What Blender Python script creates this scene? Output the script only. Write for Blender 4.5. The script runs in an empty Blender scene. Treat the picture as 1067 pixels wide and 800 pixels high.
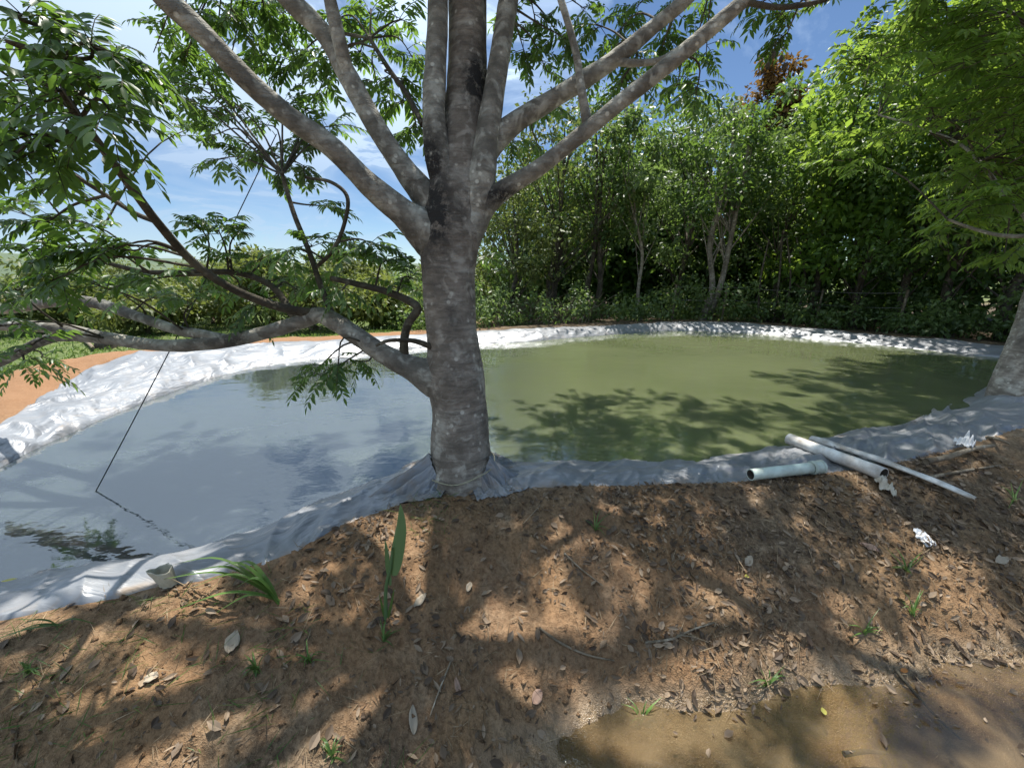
import bpy, math, random
import numpy as np
from mathutils import Vector

random.seed(7)
RNG = np.random.default_rng(11)
SC = bpy.context.scene
COL = SC.collection

# ------------------------------------------------------------------ camera model (real camera, metres)
F_PX, PITCH = 415.0, math.radians(15.5)
CAM = np.array((0.0, 0.0, 1.45))
SP, CP = math.sin(PITCH), math.cos(PITCH)
FWD, UPV, RGT = np.array((0, CP, -SP)), np.array((0, SP, CP)), np.array((1.0, 0, 0))


def W(px, py, d):
    """world point seen at photo position px,py at distance d along the view axis"""
    return CAM + d * (FWD + (px - 533.5) / F_PX * RGT - (py - 400) / F_PX * UPV)


def G(px, py, z=0.0):
    """world point on the level z"""
    r = FWD + (px - 533.5) / F_PX * RGT - (py - 400) / F_PX * UPV
    return CAM + r * ((z - CAM[2]) / r[2])


def to_px(P):
    q = np.asarray(P) - CAM
    d = q @ FWD
    return 533.5 + F_PX * (q @ RGT) / d, 400 - F_PX * (q @ UPV) / d, d


# ------------------------------------------------------------------ noise
def _h(ix, iy, iz, s):
    n = (ix.astype(np.int64) * 374761393 + iy.astype(np.int64) * 668265263 + iz.astype(np.int64) * 1274126177 + s * 982451653) & 0xffffffff
    n = ((n ^ (n >> 13)) * 1274126177) & 0xffffffff
    n = n ^ (n >> 16)
    return (n & 0xffff) / 32767.5 - 1.0


def vnoise(x, y, z=None, s=0):
    x = np.asarray(x, float); y = np.asarray(y, float)
    z = np.zeros_like(x) if z is None else np.asarray(z, float)
    ix, iy, iz = np.floor(x), np.floor(y), np.floor(z)
    fx, fy, fz = x - ix, y - iy, z - iz
    fx = fx * fx * (3 - 2 * fx); fy = fy * fy * (3 - 2 * fy); fz = fz * fz * (3 - 2 * fz)
    r = 0
    for dz in (0, 1):
        wz = fz if dz else 1 - fz
        a = _h(ix, iy, iz + dz, s) * (1 - fx) + _h(ix + 1, iy, iz + dz, s) * fx
        b = _h(ix, iy + 1, iz + dz, s) * (1 - fx) + _h(ix + 1, iy + 1, iz + dz, s) * fx
        r = r + wz * (a * (1 - fy) + b * fy)
    return r


def fbm(x, y, z=None, s=0, o=4, g=0.5):
    r, a, f, t = 0, 1.0, 1.0, 0
    for k in range(o):
        r = r + a * vnoise(np.asarray(x) * f + 17.3 * k, np.asarray(y) * f - 9.1 * k, None if z is None else np.asarray(z) * f, s + k)
        t += a; a *= g; f *= 2.03
    return r / t


def sstep(a, b, x):
    t = np.clip((x - a) / (b - a), 0, 1)
    return t * t * (3 - 2 * t)


def nrm(v):
    return v / np.maximum(np.linalg.norm(v, axis=-1, keepdims=True), 1e-9)


# ------------------------------------------------------------------ mesh helpers
def tag(o, label=None, cat=None, group=None, kind=None):
    if label: o['label'] = label
    if cat: o['category'] = cat
    if group: o['group'] = group
    if kind: o['kind'] = kind
    return o


def thing(name, label, cat, loc=(0, 0, 0), group=None):
    o = bpy.data.objects.new(name, None)
    o.location = tuple(float(c) for c in loc)
    o.empty_display_size = 0.2
    COL.objects.link(o)
    return tag(o, label, cat, group)


class MB:
    """collects polygons of several materials, then links them as ONE mesh object"""

    def __init__(self):
        self.v, self.f, self.m, self.a, self.n = [], [], [], [], 0

    def add(self, V, faces, mat=0, rnd=None):
        V = np.asarray(V, float).reshape(-1, 3)
        for F in (faces if isinstance(faces, (list, tuple)) else [faces]):
            F = np.asarray(F, int)
            self.f.append(F + self.n); self.m.append(np.full(len(F), mat))
        self.v.append(V)
        self.a.append(np.full(len(V), 0.5) if rnd is None else np.broadcast_to(rnd, (len(V),)))
        self.n += len(V)

    def build(self, name, mats, parent=None, smooth=True, local=True, extra=None):
        V = np.concatenate(self.v)
        off = np.zeros(3)
        if parent is not None and local:
            off = np.array(parent.location); q = parent
            while q.parent is not None:
                q = q.parent; off = off + np.array(q.location)
        me = bpy.data.meshes.new(name)
        me.vertices.add(len(V)); me.vertices.foreach_set('co', (V - off).ravel())
        loops = np.concatenate([F.ravel() for F in self.f])
        tot = np.concatenate([np.full(len(F), F.shape[1]) for F in self.f])
        st = np.concatenate(([0], np.cumsum(tot)[:-1]))
        me.loops.add(len(loops)); me.loops.foreach_set('vertex_index', loops.astype(np.int32))
        me.polygons.add(len(tot))
        me.polygons.foreach_set('loop_start', st.astype(np.int32))
        me.polygons.foreach_set('material_index', np.concatenate(self.m).astype(np.int32))
        me.polygons.foreach_set('use_smooth', np.full(len(tot), smooth))
        for m in (mats if isinstance(mats, (list, tuple)) else [mats]): me.materials.append(m)
        at = me.attributes.new('rnd', 'FLOAT', 'POINT'); at.data.foreach_set('value', np.concatenate(self.a).astype(np.float32))
        for k, val in (extra or {}).items():
            at = me.attributes.new(k, 'FLOAT', 'POINT'); at.data.foreach_set('value', np.asarray(val, np.float32))
        me.update(calc_edges=True); me.validate()
        o = bpy.data.objects.new(name, me); COL.objects.link(o)
        if parent is not None: o.parent = parent
        return o


def grid_faces(nu, nv, cu=False, cv=False):
    i = np.arange(nu if cu else nu - 1); j = np.arange(nv if cv else nv - 1)
    I, J = np.meshgrid(i, j, indexing='ij'); I2, J2 = (I + 1) % nu, (J + 1) % nv
    return np.stack([I * nv + J, I2 * nv + J, I2 * nv + J2, I * nv + J2], -1).reshape(-1, 4)


def catmull(P, n, closed=False):
    P = np.asarray(P, float); m = len(P)
    if closed:
        t = np.linspace(0, m, n, endpoint=False)
        i = np.floor(t).astype(int); u = (t - i)[:, None]
        a, b, c, d = P[(i - 1) % m], P[i % m], P[(i + 1) % m], P[(i + 2) % m]
    else:
        Q = np.vstack([2 * P[0] - P[1], P, 2 * P[-1] - P[-2]])
        t = np.linspace(0, m - 1, n); i = np.minimum(np.floor(t).astype(int), m - 2); u = (t - i)[:, None]
        a, b, c, d = Q[i], Q[i + 1], Q[i + 2], Q[i + 3]
    return 0.5 * (2 * b + (c - a) * u + (2 * a - 5 * b + 4 * c - d) * u ** 2 + (3 * b - a - 3 * c + d) * u ** 3)


def tube(mb, P, R, seg=10, n=None, mat=0, rough=0.0, seed=0, cap=True, rnd=None, freq=9.0):
    P = np.asarray(P, float); R = np.broadcast_to(np.asarray(R, float), (len(P),))
    if n:
        Q = catmull(np.hstack([P, R[:, None]]), n); P, R = Q[:, :3], np.maximum(Q[:, 3], 0.0005)
    n = len(P)
    T = nrm(np.gradient(P, axis=0))
    ref = np.array((0.0, 0, 1)) if abs(T[0, 2]) < 0.8 else np.array((0.0, 1, 0))
    N = np.zeros_like(P); N[0] = nrm(np.cross(T[0], ref))
    for i in range(1, n):
        v = N[i - 1] - T[i] * (N[i - 1] @ T[i]); N[i] = v / max(np.linalg.norm(v), 1e-9)
    B = np.cross(T, N)
    a = np.linspace(0, 2 * math.pi, seg, endpoint=False)
    D = np.cos(a)[None, :, None] * N[:, None] + np.sin(a)[None, :, None] * B[:, None]
    rr = np.repeat(R[:, None], seg, 1)
    if rough:
        V0 = P[:, None] + D * rr[..., None]
        k = fbm(V0[..., 0] * freq, V0[..., 1] * freq, V0[..., 2] * freq * 0.6, s=seed, o=4)
        rr = rr * (1 + rough * k)
    V = (P[:, None] + D * rr[..., None]).reshape(-1, 3)
    faces = [grid_faces(n, seg, cv=True)]
    if cap:
        V = np.vstack([V, P[0], P[-1]])
        s0 = np.arange(seg); s1 = (s0 + 1) % seg
        faces.append(np.stack([np.full(seg, n * seg), s1, s0], -1))
        faces.append(np.stack([np.full(seg, n * seg + 1), (n - 1) * seg + s0, (n - 1) * seg + s1], -1))
    mb.add(V, faces, mat, rnd)
    return P, R


# ------------------------------------------------------------------ materials
def mat_new(name):
    m = bpy.data.materials.new(name); m.use_nodes = True
    nt = m.node_tree; nt.nodes.clear()
    out = nt.nodes.new('ShaderNodeOutputMaterial')
    return m, nt, out


def nd(nt, kind, **kw):
    n = nt.nodes.new(kind)
    for k, v in kw.items():
        if k in n.inputs.keys(): n.inputs[k].default_value = v
        else: setattr(n, k, v)
    return n


def noise(nt, vec, scale, detail=4, rough=0.55, dist=0.0):
    n = nd(nt, 'ShaderNodeTexNoise'); n.inputs['Scale'].default_value = scale; n.inputs['Detail'].default_value = detail
    n.inputs['Roughness'].default_value = rough; n.inputs['Distortion'].default_value = dist
    if vec is not None: nt.links.new(vec, n.inputs['Vector'])
    return n.outputs['Fac']


def ramp(nt, fac, stops):
    r = nd(nt, 'ShaderNodeValToRGB'); e = r.color_ramp.elements
    while len(e) < len(stops): e.new(0.5)
    for q, (p, c) in zip(e, stops):
        q.position = p; q.color = tuple(c) + (1,) if len(c) == 3 else c
    nt.links.new(fac, r.inputs[0])
    return r.outputs['Color']


def mixc(nt, fac, a, b, mode='MIX'):
    m = nd(nt, 'ShaderNodeMix', data_type='RGBA', blend_type=mode)
    for s, v in ((0, fac), (6, a), (7, b)):
        if hasattr(v, 'links') or isinstance(v, bpy.types.NodeSocket): nt.links.new(v, m.inputs[s])
        elif s == 0: m.inputs[0].default_value = v
        else: m.inputs[s].default_value = tuple(v) + (1,)
    return m.outputs[2]


def mth(nt, op, a, b=0.0, clamp=False):
    m = nd(nt, 'ShaderNodeMath', operation=op, use_clamp=clamp)
    for i, v in enumerate((a, b)):
        if isinstance(v, bpy.types.NodeSocket): nt.links.new(v, m.inputs[i])
        else: m.inputs[i].default_value = v
    return m.outputs[0]


def attr(nt, name):
    return nd(nt, 'ShaderNodeAttribute', attribute_name=name).outputs['Fac']


def objvec(nt, scale=None):
    v = nd(nt, 'ShaderNodeTexCoord').outputs['Object']
    if scale:
        mp = nd(nt, 'ShaderNodeMapping'); mp.inputs['Scale'].default_value = scale
        nt.links.new(v, mp.inputs['Vector']); v = mp.outputs['Vector']
    return v


def geopos(nt, scale=None):
    v = nd(nt, 'ShaderNodeNewGeometry').outputs['Position']
    if scale:
        mp = nd(nt, 'ShaderNodeMapping'); mp.inputs['Scale'].default_value = scale
        nt.links.new(v, mp.inputs['Vector']); v = mp.outputs['Vector']
    return v


def bump(nt, h, strength, dist, prev=None):
    b = nd(nt, 'ShaderNodeBump'); b.inputs['Strength'].default_value = strength; b.inputs['Distance'].default_value = dist
    nt.links.new(h, b.inputs['Height'])
    if prev is not None: nt.links.new(prev, b.inputs['Normal'])
    return b.outputs['Normal']


def principled(nt, out, color, rough=0.6, normal=None, **kw):
    p = nd(nt, 'ShaderNodeBsdfPrincipled')
    for k, v in [('Base Color', color), ('Roughness', rough)] + list(kw.items()):
        if isinstance(v, bpy.types.NodeSocket): nt.links.new(v, p.inputs[k])
        elif k == 'Base Color': p.inputs[k].default_value = tuple(v) + (1,)
        else: p.inputs[k].default_value = v
    if normal is not None: nt.links.new(normal, p.inputs['Normal'])
    if out is not None: nt.links.new(p.outputs[0], out.inputs['Surface'])
    return p.outputs[0]


def leaf_mat(name, dark, light, trans, tfac=0.45, rough=0.45, spec=0.4):
    m, nt, out = mat_new(name)
    r = attr(nt, 'rnd')
    c = ramp(nt, r, [(0.0, dark), (0.75, light), (1.0, tuple(min(1, x * 1.35) for x in light))])
    t = mixc(nt, r, tuple(x * 0.75 for x in trans), trans)
    p = principled(nt, None, c, rough)
    p.node.inputs['Specular IOR Level'].default_value = spec
    tr = nd(nt, 'ShaderNodeBsdfTranslucent'); nt.links.new(t, tr.inputs['Color'])
    mx = nd(nt, 'ShaderNodeMixShader'); mx.inputs[0].default_value = tfac
    nt.links.new(p, mx.inputs[1]); nt.links.new(tr.outputs[0], mx.inputs[2])
    nt.links.new(mx.outputs[0], out.inputs['Surface'])
    return m


M = {}
M['leaf'] = leaf_mat('leaf_green', (0.022, 0.052, 0.018), (0.052, 0.105, 0.028), (0.22, 0.38, 0.05), 0.45, 0.38, 0.45)
M['leaf_lush'] = leaf_mat('leaf_lush', (0.035, 0.080, 0.018), (0.095, 0.175, 0.034), (0.36, 0.52, 0.065), 0.5, 0.45, 0.4)
M['leaf_forest'] = leaf_mat('leaf_forest', (0.022, 0.055, 0.018), (0.080, 0.140, 0.036), (0.20, 0.33, 0.05), 0.42, 0.42, 0.45)
M['leaf_olive'] = leaf_mat('leaf_olive', (0.050, 0.075, 0.022), (0.12, 0.150, 0.045), (0.22, 0.28, 0.06), 0.36, 0.5, 0.4)
M['leaf_pale'] = leaf_mat('leaf_pale', (0.045, 0.085, 0.030), (0.125, 0.180, 0.062), (0.24, 0.36, 0.08), 0.40, 0.45, 0.45)
M['leaf_rust'] = leaf_mat('leaf_rust', (0.10, 0.050, 0.020), (0.19, 0.105, 0.035), (0.30, 0.17, 0.04), 0.35, 0.6, 0.3)
M['leaf_orchard'] = leaf_mat('leaf_orchard', (0.055, 0.085, 0.020), (0.16, 0.185, 0.05), (0.25, 0.30, 0.06), 0.38, 0.5, 0.4)
M['blade'] = leaf_mat('grass_blade', (0.045, 0.095, 0.022), (0.11, 0.20, 0.045), (0.24, 0.36, 0.07), 0.35, 0.4, 0.4)
M['shoot'] = leaf_mat('shoot_green', (0.07, 0.13, 0.05), (0.13, 0.22, 0.085), (0.24, 0.36, 0.10), 0.3, 0.4, 0.4)
M['litter'] = leaf_mat('dry_leaf', (0.060, 0.040, 0.026), (0.27, 0.20, 0.135), (0.22, 0.12, 0.05), 0.12, 0.6, 0.3)
M['dryleaf_pale'] = leaf_mat('pale_dry_leaf', (0.30, 0.24, 0.17), (0.42, 0.35, 0.26), (0.25, 0.16, 0.08), 0.12, 0.6, 0.3)
M['dryleaf_pink'] = leaf_mat('pinkish_dry_leaf', (0.30, 0.19, 0.14), (0.40, 0.26, 0.19), (0.25, 0.12, 0.06), 0.12, 0.6, 0.3)
M['dryleaf_orange'] = leaf_mat('orange_leaf', (0.42, 0.15, 0.04), (0.50, 0.20, 0.05), (0.4, 0.15, 0.03), 0.15, 0.5, 0.4)
M['dryleaf_yellow'] = leaf_mat('yellow_leaf', (0.42, 0.38, 0.07), (0.52, 0.47, 0.10), (0.4, 0.35, 0.05), 0.2, 0.5, 0.4)
M['straw'] = leaf_mat('dry_straw', (0.10, 0.07, 0.04), (0.30, 0.225, 0.14), (0.2, 0.13, 0.06), 0.15, 0.7, 0.2)


def bark_mat(name, base, pale, dark, lichen=0.35, ring=34.0, bs=0.5):
    m, nt, out = mat_new(name)
    v = objvec(nt)
    vr = objvec(nt, (7.0, 7.0, ring))
    n1 = noise(nt, v, 5.0, 6, 0.62); n2 = noise(nt, v, 26.0, 5, 0.6); n3 = noise(nt, vr, 1.0, 5, 0.65, 0.4)
    c = ramp(nt, n1, [(0.30, dark), (0.52, base), (0.72, pale)])
    c = mixc(nt, ramp(nt, n3, [(0.42, (0, 0, 0)), (0.62, (0.75, 0.75, 0.75))]), c, tuple(x * 0.45 for x in base))
    bl = noise(nt, v, 11.0, 3, 0.5, 0.6)
    c = mixc(nt, ramp(nt, bl, [(0.60 - lichen * 0.12, (0, 0, 0)), (0.72 - lichen * 0.1, (0.55, 0.55, 0.55))]), c, pale)
    lv = nd(nt, 'ShaderNodeTexVoronoi'); lv.inputs['Scale'].default_value = 17.0; nt.links.new(v, lv.inputs['Vector'])
    spots = mth(nt, 'MULTIPLY', ramp(nt, lv.outputs['Distance'], [(0.16, (1, 1, 1)), (0.26, (0, 0, 0))]), ramp(nt, n1, [(0.47, (0, 0, 0)), (0.56, (1, 1, 1))]))
    c = mixc(nt, mth(nt, 'MULTIPLY', spots, 0.75), c, tuple(min(1, x * 1.25) for x in pale))
    st = attr(nt, 'stain')
    stn = mth(nt, 'MULTIPLY', mth(nt, 'MULTIPLY', st, ramp(nt, noise(nt, v, 18.0, 6, 0.75), [(0.33, (0, 0, 0)), (0.53, (1, 1, 1))])), 0.95, True)
    c = mixc(nt, stn, c, (0.030, 0.028, 0.026))
    h = mth(nt, 'ADD', mth(nt, 'MULTIPLY', n2, 0.6), mth(nt, 'MULTIPLY', n3, 0.9))
    nn = bump(nt, h, bs * 1.5, 0.02)
    nn = bump(nt, noise(nt, v, 90.0, 3), 0.35, 0.005, nn)
    ck = nd(nt, 'ShaderNodeTexVoronoi', feature='DISTANCE_TO_EDGE'); ck.inputs['Scale'].default_value = 1.0
    nt.links.new(objvec(nt, (24.0, 24.0, 38.0)), ck.inputs['Vector'])
    crk = ramp(nt, ck.outputs['Distance'], [(0.0, (0, 0, 0)), (0.10, (1, 1, 1))])
    nn = bump(nt, mth(nt, 'MULTIPLY', crk, n1), 0.5, 0.006, nn)
    p = principled(nt, out, c, 0.85, nn)
    p.node.inputs['Specular IOR Level'].default_value = 0.25
    return m


M['bark'] = bark_mat('bark_grey', (0.27, 0.232, 0.19), (0.48, 0.45, 0.385), (0.105, 0.088, 0.070), 0.45)
M['bark_limb'] = bark_mat('bark_limb', (0.26, 0.24, 0.20), (0.52, 0.51, 0.44), (0.070, 0.063, 0.052), 0.7, 20.0)
M['bark_dark'] = bark_mat('bark_dark', (0.10, 0.082, 0.062), (0.20, 0.18, 0.14), (0.03, 0.026, 0.02), 0.2, 14.0)
M['bark_pale'] = bark_mat('bark_pale', (0.30, 0.26, 0.20), (0.45, 0.42, 0.36), (0.12, 0.10, 0.08), 0.4, 14.0)
M['twig'] = bark_mat('twig_bark', (0.085, 0.072, 0.050), (0.16, 0.15, 0.11), (0.04, 0.034, 0.026), 0.2, 12.0)
M['stick'] = bark_mat('dead_stick', (0.24, 0.19, 0.13), (0.44, 0.38, 0.29), (0.10, 0.075, 0.05), 0.4, 18.0)


def soil_mat():
    m, nt, out = mat_new('soil_and_grass')
    v = geopos(nt)
    n1 = noise(nt, v, 1.7, 6, 0.6); n2 = noise(nt, v, 9.0, 6, 0.65); n3 = noise(nt, v, 55.0, 4, 0.6); n4 = noise(nt, v, 190.0, 2, 0.5)
    c = ramp(nt, n2, [(0.30, (0.085, 0.055, 0.034)), (0.52, (0.195, 0.135, 0.083)), (0.74, (0.33, 0.250, 0.165))])
    c = mixc(nt, ramp(nt, n1, [(0.40, (0, 0, 0)), (0.62, (0.8, 0.8, 0.8))]), c, (0.255, 0.155, 0.076))
    c = mixc(nt, ramp(nt, n3, [(0.38, (0.75, 0.75, 0.75)), (0.56, (0, 0, 0))]), c, mixc(nt, 1.0, c, (0.42, 0.40, 0.38), 'MULTIPLY'))
    c = mixc(nt, ramp(nt, n4, [(0.60, (0, 0, 0)), (0.72, (0.45, 0.45, 0.45))]), c, (0.45, 0.34, 0.22))
    org = mixc(nt, n3, (0.19, 0.095, 0.045), mixc(nt, n2, (0.26, 0.135, 0.062), (0.36, 0.215, 0.115)))
    c = mixc(nt, attr(nt, 'orange'), c, org)
    gr = ramp(nt, noise(nt, v, 3.0, 6, 0.7), [(0.3, (0.055, 0.085, 0.025)), (0.55, (0.105, 0.135, 0.040)), (0.75, (0.19, 0.185, 0.075))])
    c = mixc(nt, attr(nt, 'grass'), c, gr)
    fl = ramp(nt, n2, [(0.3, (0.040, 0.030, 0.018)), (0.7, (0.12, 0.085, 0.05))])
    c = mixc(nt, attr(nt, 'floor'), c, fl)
    wet = attr(nt, 'wet')
    c = mixc(nt, wet, c, mixc(nt, n2, (0.17, 0.115, 0.065), (0.26, 0.185, 0.105)))
    h = mth(nt, 'ADD', mth(nt, 'MULTIPLY', n2, 1.0), mth(nt, 'MULTIPLY', n3, 0.45))
    nn = bump(nt, h, 0.7, 0.03)
    nn = bump(nt, n4, 0.8, 0.006, nn)
    rg = mth(nt, 'SUBTRACT', 0.92, mth(nt, 'MULTIPLY', wet, mth(nt, 'ADD', 0.52, mth(nt, 'MULTIPLY', n3, 0.4))))
    p = principled(nt, out, c, rg, nn)
    nt.links.new(mth(nt, 'ADD', 0.28, mth(nt, 'MULTIPLY', wet, 0.35)), p.node.inputs['Specular IOR Level'])
    return m


M['soil'] = soil_mat()


def liner_mat():
    m, nt, out = mat_new('silver_plastic_film')
    v = geopos(nt)
    n1 = noise(nt, v, 7.0, 5, 0.6, 0.8); n2 = noise(nt, v, 30.0, 4, 0.6, 1.2); n3 = noise(nt, v, 2.6, 5, 0.65)
    c = ramp(nt, n3, [(0.3, (0.185, 0.194, 0.208)), (0.6, (0.260, 0.270, 0.284))])
    mud = attr(nt, 'mud')
    dirt = mth(nt, 'MULTIPLY', mud, ramp(nt, n1, [(0.46, (0, 0, 0)), (0.66, (1, 1, 1))]))
    c = mixc(nt, dirt, c, (0.24, 0.170, 0.105))
    mp = nd(nt, 'ShaderNodeCombineXYZ')
    nt.links.new(attr(nt, 'su'), mp.inputs[0]); nt.links.new(attr(nt, 'sv'), mp.inputs[1])
    f1 = noise(nt, mp.outputs[0], 1.0, 3, 0.5, 1.4)
    f2 = noise(nt, mp.outputs[0], 2.3, 2, 0.5, 1.0)
    r1 = mth(nt, 'POWER', mth(nt, 'SUBTRACT', 1.0, mth(nt, 'MULTIPLY', mth(nt, 'ABSOLUTE', mth(nt, 'SUBTRACT', f1, 0.5)), 3.0, True)), 3.0)
    r2 = mth(nt, 'POWER', mth(nt, 'SUBTRACT', 1.0, mth(nt, 'MULTIPLY', mth(nt, 'ABSOLUTE', mth(nt, 'SUBTRACT', f2, 0.5)), 3.0, True)), 3.0)
    h = mth(nt, 'ADD', mth(nt, 'MULTIPLY', r1, 1.0), mth(nt, 'MULTIPLY', r2, 0.30))
    nn = bump(nt, h, 0.30, 0.026)
    rg = mth(nt, 'ADD', 0.40, mth(nt, 'MULTIPLY', dirt, 0.55))
    met = mth(nt, 'MULTIPLY', mth(nt, 'SUBTRACT', 1.0, dirt), 0.35)
    principled(nt, out, c, rg, nn, **{'Metallic': met, 'Specular IOR Level': 0.35})
    return m


M['liner'] = liner_mat()


def water_mat():
    m, nt, out = mat_new('murky_pond_water')
    v = geopos(nt, (1, 1.6, 1))
    a = noise(nt, v, 2.2, 4, 0.5, 0.3); b = noise(nt, v, 9.0, 3, 0.5)
    h = mth(nt, 'ADD', a, mth(nt, 'MULTIPLY', b, 0.16))
    nn = bump(nt, h, 0.10, 0.05)
    silt = noise(nt, geopos(nt), 0.35, 4, 0.55, 0.6)
    c = ramp(nt, silt, [(0.35, (0.105, 0.122, 0.060)), (0.65, (0.140, 0.158, 0.082))])
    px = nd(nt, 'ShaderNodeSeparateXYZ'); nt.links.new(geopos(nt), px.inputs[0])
    sky_tint = mth(nt, 'ADD', mth(nt, 'MULTIPLY', px.outputs[0], -0.35), mth(nt, 'MULTIPLY', silt, 1.1), False)
    c = mixc(nt, ramp(nt, sky_tint, [(0.25, (0, 0, 0)), (1.0, (1, 1, 1))]), c, (0.046, 0.058, 0.056))  # grey-blue towards the left is reflected sky painted into the water colour
    principled(nt, out, c, 0.03, nn, **{'IOR': 2.4, 'Subsurface Weight': 0.75, 'Subsurface Scale': 1.0, 'Subsurface Radius': (.26, .30, .16)})
    return m


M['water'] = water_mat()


def puddle_mat():
    m, nt, out = mat_new('muddy_puddle_water')
    v = geopos(nt)
    nn = bump(nt, noise(nt, v, 14.0, 4, 0.6), 0.22, 0.02)
    c = ramp(nt, noise(nt, v, 4.0, 5, 0.6, 0.5), [(0.3, (0.15, 0.108, 0.060)), (0.7, (0.25, 0.185, 0.105))])
    p = principled(nt, None, c, 0.05, nn, IOR=1.45)
    tr = nd(nt, 'ShaderNodeBsdfTransparent'); tr.inputs['Color'].default_value = (.82, .74, .60, 1)
    mx = nd(nt, 'ShaderNodeMixShader'); nt.links.new(ramp(nt, noise(nt, v, 2.5, 4, 0.6), [(0.35, (.2, .2, .2)), (0.65, (.55, .55, .55))]), mx.inputs[0])
    nt.links.new(tr.outputs[0], mx.inputs[1]); nt.links.new(p, mx.inputs[2])
    gl = nd(nt, 'ShaderNodeBsdfGlossy'); gl.inputs['Roughness'].default_value = 0.06; nt.links.new(nn, gl.inputs['Normal'])
    fr = nd(nt, 'ShaderNodeFresnel'); fr.inputs['IOR'].default_value = 1.55
    m2 = nd(nt, 'ShaderNodeMixShader'); nt.links.new(fr.outputs[0], m2.inputs[0])
    nt.links.new(mx.outputs[0], m2.inputs[1]); nt.links.new(gl.outputs[0], m2.inputs[2]); nt.links.new(m2.outputs[0], out.inputs['Surface'])
    return m


M['puddle'] = puddle_mat()


def plain(name, a, b, scale=30.0, rough=0.5, bs=0.2, bd=0.003, **kw):
    m, nt, out = mat_new(name)
    v = objvec(nt); n = noise(nt, v, scale, 5, 0.6)
    c = ramp(nt, n, [(0.32, a), (0.66, b)])
    principled(nt, out, c, rough, bump(nt, n, bs, bd), **kw)
    return m


M['pvc_white'] = plain('weathered_white_pvc', (0.30, 0.26, 0.21), (0.72, 0.72, 0.69), 9, 0.45)
M['pvc_green'] = plain('pale_green_pvc', (0.34, 0.38, 0.33), (0.56, 0.66, 0.60), 9, 0.42)
M['pvc_inside'] = plain('pipe_inside_dark', (0.05, 0.045, 0.04), (0.12, 0.10, 0.08), 20, 0.8)  # inner wall of the pipes, darker than the outside
M['cord'] = plain('dark_cord', (0.02, 0.02, 0.022), (0.05, 0.05, 0.05), 60, 0.7)
M['twine'] = plain('pale_twine', (0.25, 0.24, 0.16), (0.40, 0.38, 0.26), 90, 0.8)
M['bag'] = plain('dusty_clear_plastic', (0.42, 0.38, 0.30), (0.62, 0.58, 0.48), 18, 0.3, 0.5, 0.01)
M['white_scrap'] = plain('white_plastic_scrap', (0.62, 0.62, 0.62), (0.80, 0.80, 0.80), 22, 0.35, 0.6, 0.01)
M['black_scrap'] = plain('black_plastic_scrap', (0.012, 0.012, 0.013), (0.035, 0.034, 0.034), 22, 0.35, 0.6, 0.01)
M['cup'] = plain('dusty_beige_paper', (0.40, 0.37, 0.27), (0.58, 0.54, 0.42), 25, 0.6, 0.5, 0.006)
M['wire'] = plain('galvanised_wire', (0.20, 0.20, 0.20), (0.32, 0.32, 0.31), 40, 0.5, Metallic=0.6)
M['hill'] = plain('distant_wooded_hill', (0.040, 0.070, 0.035), (0.085, 0.115, 0.055), 0.02, 0.9, 0.0)


# ------------------------------------------------------------------ pond outline: (waterline, outer edge of the liner, height of that edge)
def P2(px, py, z=0.0): return G(px, py, z)[:2]


ring = []
def pr(w, o, z): ring.append((np.array(w)[:2], np.array(o)[:2], z))


pr((-3.30, 1.25), (-3.75, 0.85), 0.16)
pr((-2.75, 1.42), (-2.80, 1.02), 0.12)
pr(P2(0, 611), P2(0, 640, 0.10), 0.10)
pr(P2(90, 592), P2(95, 622, 0.10), 0.10)
pr(P2(190, 577), P2(200, 602, 0.10), 0.10)
pr(P2(285, 548), P2(290, 578, 0.11), 0.11)
pr(P2(340, 520), P2(352, 548, 0.12), 0.12)
pr(P2(400, 500), P2(420, 524, 0.13), 0.13)
pr(P2(445, 488), P2(462, 513, 0.14), 0.14)
pr(P2(520, 484), P2(515, 508, 0.14), 0.14)
pr(P2(600, 483), P2(590, 506, 0.13), 0.13)
pr(P2(690, 479), P2(690, 504, 0.12), 0.12)
pr(P2(765, 473), P2(775, 501, 0.12), 0.12)
pr(P2(830, 464), P2(850, 494, 0.12), 0.12)
pr(P2(890, 450), P2(920, 484, 0.13), 0.13)
pr(P2(945, 441), P2(985, 468, 0.15), 0.15)
pr(P2(972, 426), P2(1040, 452, 0.16), 0.16)
pr(P2(1003, 416), P2(1110, 428, 0.18), 0.18)
pr((7.0, 5.5), (7.35, 4.95), 0.20)
pr((8.75, 6.7), (9.2, 6.5), 0.15)


def pw(w, o, width):
    """pair seen at w (waterline) and o (outer edge), the edge lying `width` farther off"""
    a = FWD + (w[0] - 533.5) / F_PX * RGT - (w[1] - 400) / F_PX * UPV
    b = FWD + (o[0] - 533.5) / F_PX * RGT - (o[1] - 400) / F_PX * UPV
    dd = -CAM[2] / a[2] + width
    z = CAM[2] + b[2] * dd
    pr((CAM + a * (dd - width)), CAM + b * dd, z)


pw((1003, 369), (1030, 359), .42)
pw((940, 362), (950, 352), .42)
pw((860, 354), (866, 345), .45)
pw((780, 347), (785, 337.5), .45)
pw((700, 345), (705, 336), .45)
pw((620, 350), (620, 340), .45)
pw((550, 356), (545, 343), .55)
pw((490, 359), (485, 346), .55)
pw((420, 364), (415, 350), .55)
pw((340, 373), (335, 355), .65)
pw((275, 381), (260, 358), .75)
pw((215, 396), (190, 366), .80)
pw((165, 413), (128, 372), .88)
pw((110, 435), (72, 399), .75)
pw((55, 459), (28, 427), .42)
pw((0, 486), (-20, 454), .28)
pr((-3.70, 2.1), (-4.2, 2.2), 0.14)

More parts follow.
